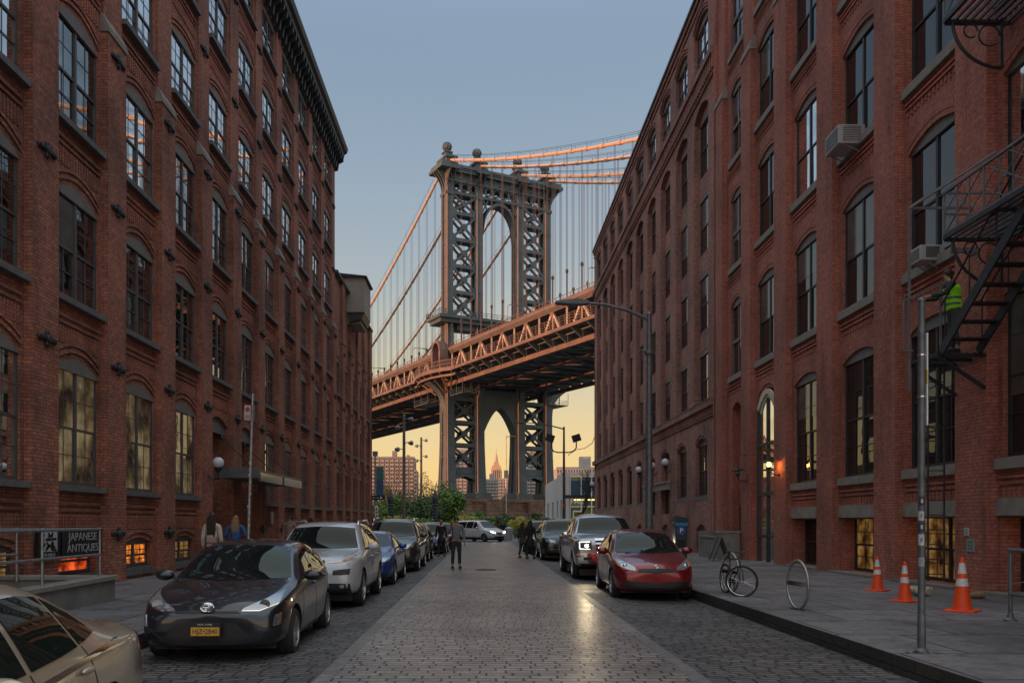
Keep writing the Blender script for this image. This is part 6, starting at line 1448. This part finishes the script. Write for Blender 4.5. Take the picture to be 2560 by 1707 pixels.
# rubbish by the ladder
g=thing('rubbish_bag','crumpled pale rubbish bag and wrappers at the foot of the drop ladder','rubbish',(8.5,16.6,.13))
q=MB(); rr=random.Random(9)
for i in range(7): q.sphere((8.5+rr.uniform(-.2,.2),16.6+rr.uniform(-.15,.15),.2+rr.uniform(-.03,.08)),rr.uniform(.07,.13),7,5,(1.3,1,.8))
q.build('bag',mat('bag_plastic',(.35,.32,.22),.4,var=.4,scale=12,bump=.8),g,world=True)
q=MB(); q.sphere((9.2,16.0,.2),.12,8,6,(1.3,1,.6)); q.bar((8.9,15.6,.35),(9.6,15.2,.5),.02); q.bar((8.2,16.9,.16),(8.9,16.7,.3),.03); q.build('scraps',mat('cardboard',(.22,.14,.08),.9),g,world=True)
g=thing('litter_bin','pale round litter bin by the distant walker at the park edge','bin',(2.25,76,-.06)); q=MB(); q.lathe([(.33,0),(.38,.9),(.38,1.0),(.3,1.02)],(2.25,76,-.06),14); q.build('bin_body',mat('bin_grey',(.30,.30,.32),.6),g,True,True); q=MB(); q.sphere((2.25,76,1.0),.33,10,6,(1,1,.5)); q.build('liner',mat('bin_liner',(.25,.4,.38),.4),g,True,True)
# left ramp wall, rails, antique shop board
g=thing('ramp_wall','low concrete ramp wall in front of the basement shop on the left','wall',(-7.6,12.5,.13))
q=MB(); q.prism([(6,.13),(6,.42),(15.65,.52),(15.65,.13)],-6.95,-6.7,lambda a,b,d:(d,a,b)); q.box(-8.69,-6.953,15.4,15.648,.13,.515); q.build('wall',CONC,g,world=True)
q=MB(); q.prism([(6,.42),(6,.48),(15.72,.59),(15.72,.52)],-7.0,-6.65,lambda a,b,d:(d,a,b)); q.box(-8.68,-6.99,15.36,15.71,.522,.588); q.build('coping',STONE2,g,world=True)
for nm,x,lb,ys in (('handrail',-6.82,'front galvanised pipe handrail on the concrete ramp wall at left',(15.3,13.3,11.6,9.9,8.2)),('handrail',-8.3,'rear galvanised pipe handrail close to the left shop wall',(15.3,13.6,12.0,10.4))):
    g=thing(nm,lb,'railing',(x,ys[0],.55)); q=MB()
    for z in (1.43,.98): q.tube((x,ys[0],z),(x,ys[-1],z-.02),.024)
    for y in ys: q.tube((x,y,.5),(x,y,1.43),.024); q.sphere((x,y,1.43),.03)
    if x<-8: q.tube((x,15.3,1.43),(-6.82,15.3,1.43),.02)
    q.build('pipes',METAL,g,True,True)
g=thing('shop_sign','black shop board reading Japanese Antiques on the left brick wall','shop sign',(-8.6,17.95,1.1))
q=MB(); q.box(-8.62,-8.57,16.55,17.42,.84,1.40); q.box(-8.62,-8.57,17.5,19.35,.84,1.40); q.build('board',mat('sign_board_black',(.01,.01,.014),.35,var=.1),g,world=True)
INK=mat('sign_lettering',(.36,.36,.38),.5,var=.1)
q=MB(); q.box(-8.57,-8.565,16.68,17.3,.97,1.37); q.build('logo_tile',mat('logo_tile_pale',(.40,.42,.43),.5,var=.1),g,world=True)
LI=MATS['sign_board_black']; q=MB()
strokes=[((.06,.9),(.16,.8)),((.03,.62),(.13,.55)),((.05,.12),(.2,.42)),((.45,.95),(.45,.62)),((.45,.78),(.7,.8)),((.25,.6),(.92,.62)),((.68,.95),(.62,.7)),((.3,.45),(.45,.3)),((.7,.48),(.6,.36)),((.25,.08),(.48,.3)),((.48,.3),(.3,.18)),((.75,.42),(.6,.12)),((.6,.12),(.92,.06)),((.5,.3),(.85,.2))]
for (a,b),(c_,d) in strokes: q.bar((-8.562,16.68+.62*a,.97+.40*b),(-8.562,16.68+.62*c_,.97+.40*d),.045,.01,(1,0,0))
q.build('brush_character',LI,g,world=True)
for s,y,z,sz in (('SHIBUI',16.99,.90,.10),('JAPANESE',18.42,1.24,.24),('ANTIQUES',18.42,1.0,.24)): text('sign_text',s,sz,INK,g,(.036,y-17.95,z-1.1),(R(90),0,R(90)),.003,sx=1.25 if sz>.2 else 1.5)
# ================================================================ PARK AND FAR BUILDINGS
LF=leafmat('foliage_green',(.06,.12,.025),(.11,.20,.035),(.20,.27,.05)); LF2=leafmat('foliage_yellow',(.18,.20,.02),(.38,.34,.04),(.5,.38,.05)); LF3=leafmat('foliage_dark',(.03,.06,.02),(.06,.11,.03),(.10,.15,.04)); LF4=leafmat('foliage_autumn',(.10,.11,.03),(.26,.16,.04),(.35,.16,.04))
BARK=mat('bark',(.05,.04,.03),.9,var=.3)
def leaves(q,c,rad,n,ls,rr,clumps=14):
    cs=[]
    for i in range(clumps):
        while True:
            p=Vector((rr.uniform(-1,1),rr.uniform(-1,1),rr.uniform(-1,1)))
            if p.length<1: break
        cs.append((p*.75,rr.uniform(.22,.42)))
    for i in range(n):
        cc,cr=rr.choice(cs)
        while True:
            p=Vector((rr.uniform(-1,1),rr.uniform(-1,1),rr.uniform(-1,1)))
            if p.length<1: break
        p=cc+p*cr; p=Vector((c[0]+p.x*rad[0],c[1]+p.y*rad[1],c[2]+p.z*rad[2]))
        if p.z<.02: p.z=rr.uniform(.02,.3)
        a=Vector((rr.uniform(-1,1),rr.uniform(-1,1),rr.uniform(-.6,.6))).normalized()*ls; b=a.cross(Vector((rr.uniform(-1,1),rr.uniform(-1,1),rr.uniform(-1,1)))).normalized()*ls*.55
        q.quad(p-a,p+b,p+a,p-b)
def shrub(label,px,yt,Y,w,m,name='shrub',cat='shrub',n=2600,ls=.16,depth=None,seed=1,group=None,zb=0):
    top=at(px,yt,Y); rr=random.Random(seed); h=top.z-zb; g=thing(name,label,cat,(top.x,Y,0),group=group)
    q=MB(); leaves(q,(top.x,Y,zb+h*.52),(w/2,(depth or w*.5),h*.52),n,ls,rr,clumps=22); q.build('foliage',m,g,world=True)
    q=MB()
    for i in range(6): a=rr.uniform(0,6.28); q.path([(top.x+.1*math.cos(a),Y+.1*math.sin(a),-.1),(top.x+w*.15*math.cos(a),Y+w*.15*math.sin(a),zb+h*.4),(top.x+w*.28*math.cos(a),Y+w*.2*math.sin(a),zb+h*.8)],[.09,.06,.02],5)
    q.build('stem',BARK,g,world=True); return g
GP='shrubs along the park edge'
shrub('broad green shrub with yellowing leaves just past the left annexe',960,1228,112,7,LF,seed=1,n=4200)
shrub('rounded green shrub behind the thick wooden mast',1018,1222,118,7.5,LF3,seed=2,n=4200)
shrub('feathery green tree between the iron post and the bridge pier',1105,1205,108,6.5,LF,name='tree',cat='tree',seed=3,n=5600,ls=.17)
shrub('dark green shrub between the two iron posts',1060,1240,104,6,LF3,seed=4,n=3600)
shrub('low yellow flowering shrub in front of the left mast',985,1285,98,5,LF2,seed=5,n=2400,ls=.11)
shrub('bright yellow shrub behind the minivan roof',1160,1282,96,4.2,LF2,seed=6,n=2600,ls=.11)
shrub('mid green shrub below the granite pier left of the path',1196,1278,112,5.2,LF,seed=7,n=3200)
shrub('grey green shrub right of the path below the granite pier',1268,1282,114,5.5,LF3,seed=8,n=3200)
shrub('yellow green shrub beside the distant walker',1308,1288,96,4.2,LF2,seed=9,n=2600,ls=.11)
shrub('dark green shrub against the pale low building',1345,1280,104,4.6,LF3,seed=10,n=3000)
shrub('low green hedge clump behind the left parked cars',1030,1292,92,7,LF,seed=11,n=3000,ls=.12)
shrub('low green clump behind the litter bin',1300,1318,88,4.5,LF3,seed=12,n=2000,ls=.1)
shrub('orange brown autumn tree on the skyline beside the apartment slab',1072,1180,190,7,LF4,name='tree',cat='tree',seed=13,n=1800,ls=.2,zb=3)
shrub('sparse russet tree in front of the apartment slab',980,1195,170,10,LF4,name='tree',cat='tree',seed=14,n=1500,ls=.2,zb=3)
# bare trees
def bare(label,px,yt,Y,seed,w=3):
    top=at(px,yt,Y); rr=random.Random(seed); g=thing('bare_tree',label,'tree',(top.x,Y,0)); q=MB(); tw=MB()
    def br(p,d,l,r,lv):
        e=p+d*l; mid=(p+e)/2+Vector((rr.uniform(-1,1),rr.uniform(-1,1),0))*l*.06
        (q if lv>2 else tw).path([p,mid,e],[r,r*.8,r*.6],5)
        if lv==0: return
        for i in range(3): 
            nd=(d+Vector((rr.uniform(-1,1),rr.uniform(-1,1),rr.uniform(-.35,.7)))*.75).normalized(); br(e,nd,l*rr.uniform(.6,.85),r*.55,lv-1)
    br(Vector((top.x,Y,0)),Vector((0,0,1)),top.z*.3,.16,5)
    q.build('trunk',BARK,g,world=True); tw.build('twigs',BARK,g,world=True); return g
bare('leafless tree in front of the glass park building',1452,1165,80,21); bare('leafless tree on the skyline left of the thick mast',985,1150,150,22); bare('thin leafless tree between the two masts',1035,1185,160,23)
# park stair rail
g=thing('stair_handrail','pale zigzag stair handrail climbing into the shrubs on the left','railing',(-8,94,0)); q=MB(); pts=[at(998,1262,94),at(1012,1272,94),at(1028,1288,94),at(1045,1289,94),at(1062,1307,94)]; q.path(pts,.05); 
for p in pts[1:4]: q.tube((p.x,p.y,0),(p.x,p.y,p.z),.04)
q.build('rail',METAL,g,True)
g=thing('park_shelter','small pale stone shelter framed by shrubs at the end of the path','shelter',(0,128,0)); q=MB(); q.box(-1.6,-1.3,126,130,0,2.0); q.box(4.0,4.3,126,130,0,2.0); q.box(-1.8,4.5,125.8,130,2.0,2.3); q.box(-1.3,4.0,129.5,130,0,2); q.build('frame',STONE2,g,world=True)
q=MB(); q.box(-1.3,4.0,129.0,129.4,.3,1.6); q.build('recess',IRON,g,world=True)
# wall below the pier for the park
g=thing('park_retaining_wall','reddish stone retaining wall below the bridge pier','wall',(3,196,0)); q=MB(); q.box(-18,30,196,198,-1,3.4); q.box(-18.3,30.3,195.8,198.2,3.4,3.7); q.build('wall',PM,g,world=True)
# pale low building + glass PARK pavilion
g=thing('park_pavilion','low white rendered building with glass front lettered PARK at the street end','building',(12,110,0))
PW_=mat('white_render',(.50,.47,.44),.8,var=.1,scale=.6); m=MB()
x0=9.6; ys=[100+i*32/4 for i in range(5)]
zt=6.9
yy=100
cells=[(101.2,102.6),(105.2,106.8),(110.5,112.2),(117.5,119.8),(126,128.5)]
prev=100
for a_,b_ in cells:
    mid=(prev+0)
    m.quad((x0,prev,0),(x0,a_,0),(x0,a_,zt),(x0,prev,zt)); m.quad((x0,a_,4.3),(x0,b_,4.3),(x0,b_,zt),(x0,a_,zt)); m.quad((x0,a_,0),(x0,b_,0),(x0,b_,.9),(x0,a_,.9))
    for yv in (a_,b_): m.quad((x0,yv,.9),(x0,yv,4.3),(x0+.4,yv,4.3),(x0+.4,yv,.9))
    m.quad((x0,a_,.9),(x0,b_,.9),(x0+.4,b_,.9),(x0+.4,a_,.9)); m.quad((x0,a_,4.3),(x0,b_,4.3),(x0+.4,b_,4.3),(x0+.4,a_,4.3)); prev=b_
m.quad((x0,prev,0),(x0,133,0),(x0,133,zt),(x0,prev,zt)); m.box(x0,22,100.2,133,zt,zt+.4); m.box(x0+.5,22,132.6,133,0,zt); m.box(x0-.0,x0+.5,99.9,100.2,0,zt)
m.build('wall',PW_,g,world=True)
for a_,b_ in cells: q=MB(); q.box(x0+.36,x0+.4,a_,b_,.9,4.3); q.build('side_window',GLK,g,world=True)
q=MB(); q.box(x0+.5,21,100.05,100.1,0,zt); q.build('glass_front',glassmat('pavilion_glass',(.05,.09,.05),1.5,.05,lit=(.6,.5,.12),es=.16,pscale=.5),g,world=True)
q=MB()
for x in (10.1,11.4,12.6,13.8,15.2,17,19): q.box(x-.06,x+.06,99.9,100.05,0,zt)
for z in (3.3,zt-.1): q.box(x0+.5,21,99.88,100.04,z,z+.14)
q.box(10.4,11.7,99.8,99.9,2.75,2.9); q.box(10.4,10.52,99.8,99.9,0,2.8); q.box(11.6,11.72,99.8,99.9,0,2.8); q.build('mullion',WHITE,g,world=True)
q=MB(); q.box(10.2,14.0,100.02,100.04,4.7,6.4); q.build('blue_panel',mat('banner_teal',(.03,.08,.11),.3),g,world=True)
q=MB(); q.box(10.6,14.4,100.0,100.03,4.1,4.22); q.box(10.6,12,100.0,100.03,4.35,4.42); q.build('strip_light',mat('strip_glow',(1,.8,.3),.3,var=0,emit=(1,.72,.2),es=3),g,world=True)
text('building_letters','PARK',.95,WHITE,g,(-.85,-10.25,3.95),(R(90),0,0),.03,sx=.9)
# overhead wire
g=tag(MB().path([(at(1420,1138,84)),(at(1440,1124,82)),(at(1462,1120,80)),(at(1480,1108,79)),(10.2,77.6,9.6)],.03,5).build('overhead_wire',IRON),'thin dark overhead wire sagging from the brown warehouse to the twin floodlight pole','wire')
# far apartment blocks
def slab(name,label,px0,px1,yt,Y,m,floors,cols,bal=False,roofbits=(),depth=18,mw=None):
    a=at(px0,yt,Y); b=at(px1,yt,Y); g=thing(name,label,'building',((a.x+b.x)/2,Y,0)); q=MB(); q.box(a.x,b.x,Y,Y+depth,-1,a.z)
    for r0,r1,h in roofbits: q.box(lerp(a.x,b.x,r0),lerp(a.x,b.x,r1),Y+2,Y+8,a.z,a.z+h)
    q.box(a.x-.2,b.x+.2,Y-.2,Y+.0,a.z-.8,a.z+.6)
    q.build('wall',m,g,world=True)
    q=MB(); w=(b.x-a.x)/cols; h=a.z/floors
    for i in range(cols):
        for j in range(floors): q.box(a.x+w*(i+.24),a.x+w*(i+.76),Y-.06,Y,h*(j+.3),h*(j+.75))
    q.build('window_rows',mw or GLK,g,world=True)['kind']='stuff'
    if bal:
        q=MB()
        for j in range(1,floors):
            for i in range(0,cols,2): q.box(a.x+w*(i+.1),a.x+w*(i+1.6),Y-1.2,Y-.07,h*j-.15,h*j+.9)
        q.build('balconies',bal,g,world=True)['kind']='stuff'
    return g
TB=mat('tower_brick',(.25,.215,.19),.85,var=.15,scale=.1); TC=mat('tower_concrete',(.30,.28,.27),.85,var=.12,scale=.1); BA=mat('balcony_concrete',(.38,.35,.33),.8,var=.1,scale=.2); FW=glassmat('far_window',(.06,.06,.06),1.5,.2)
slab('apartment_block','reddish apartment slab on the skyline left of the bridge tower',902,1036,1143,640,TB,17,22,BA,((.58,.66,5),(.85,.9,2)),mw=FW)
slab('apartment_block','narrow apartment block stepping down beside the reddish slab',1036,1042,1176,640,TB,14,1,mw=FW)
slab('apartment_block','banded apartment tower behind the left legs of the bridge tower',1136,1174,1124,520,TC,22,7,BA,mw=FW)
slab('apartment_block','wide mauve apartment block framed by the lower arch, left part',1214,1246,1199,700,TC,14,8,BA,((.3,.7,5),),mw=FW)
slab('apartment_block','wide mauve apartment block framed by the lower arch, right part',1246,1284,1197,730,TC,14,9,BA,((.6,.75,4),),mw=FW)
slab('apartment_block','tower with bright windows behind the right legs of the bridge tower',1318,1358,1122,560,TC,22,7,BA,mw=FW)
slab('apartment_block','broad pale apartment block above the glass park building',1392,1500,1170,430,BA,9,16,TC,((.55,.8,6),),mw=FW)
# art deco skyscraper
g=thing('skyscraper','slender stepped skyscraper with needle spire, lit orange, seen through the lower arch','skyscraper',(0,5100,0))
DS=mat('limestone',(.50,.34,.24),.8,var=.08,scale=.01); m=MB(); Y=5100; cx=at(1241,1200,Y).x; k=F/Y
def zz(py): return CH-(py-VY)*Y/F
for w,y0,y1 in ((27,1305,1172),(24.5,1172,1168),(21,1168,1163),(14,1163,1157),(10,1157,1153)): m.box(cx-w/2/k,cx+w/2/k,Y,Y+w*.8/k,zz(y0),zz(y1))
for i in range(5): 
    x=cx+(i-2)*4.6/k; m.box(x-.9/k,x+.9/k,Y-6,Y,zz(1305),zz(1172+abs(i-2)*2))
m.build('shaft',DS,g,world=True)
m=MB(); m.lathe([(7/k/2*1.3,zz(1153)),(5/k/2*1.3,zz(1145)),(3.4/k/2*1.2,zz(1136)),(1.8/k/2,zz(1134)),(1.0/k/2,zz(1127)),(.4/k/2,zz(1118))],(cx,Y+20,0),10); m.build('spire',DS,g,True,True)
m=MB()
for i in range(4):
    x=cx+(i-1.5)*4.6/k; m.box(x-.8/k,x+.8/k,Y-1.5,Y,zz(1290),zz(1175))
m.build('window_bands',FW,g,world=True)
print('windows',NW[0])
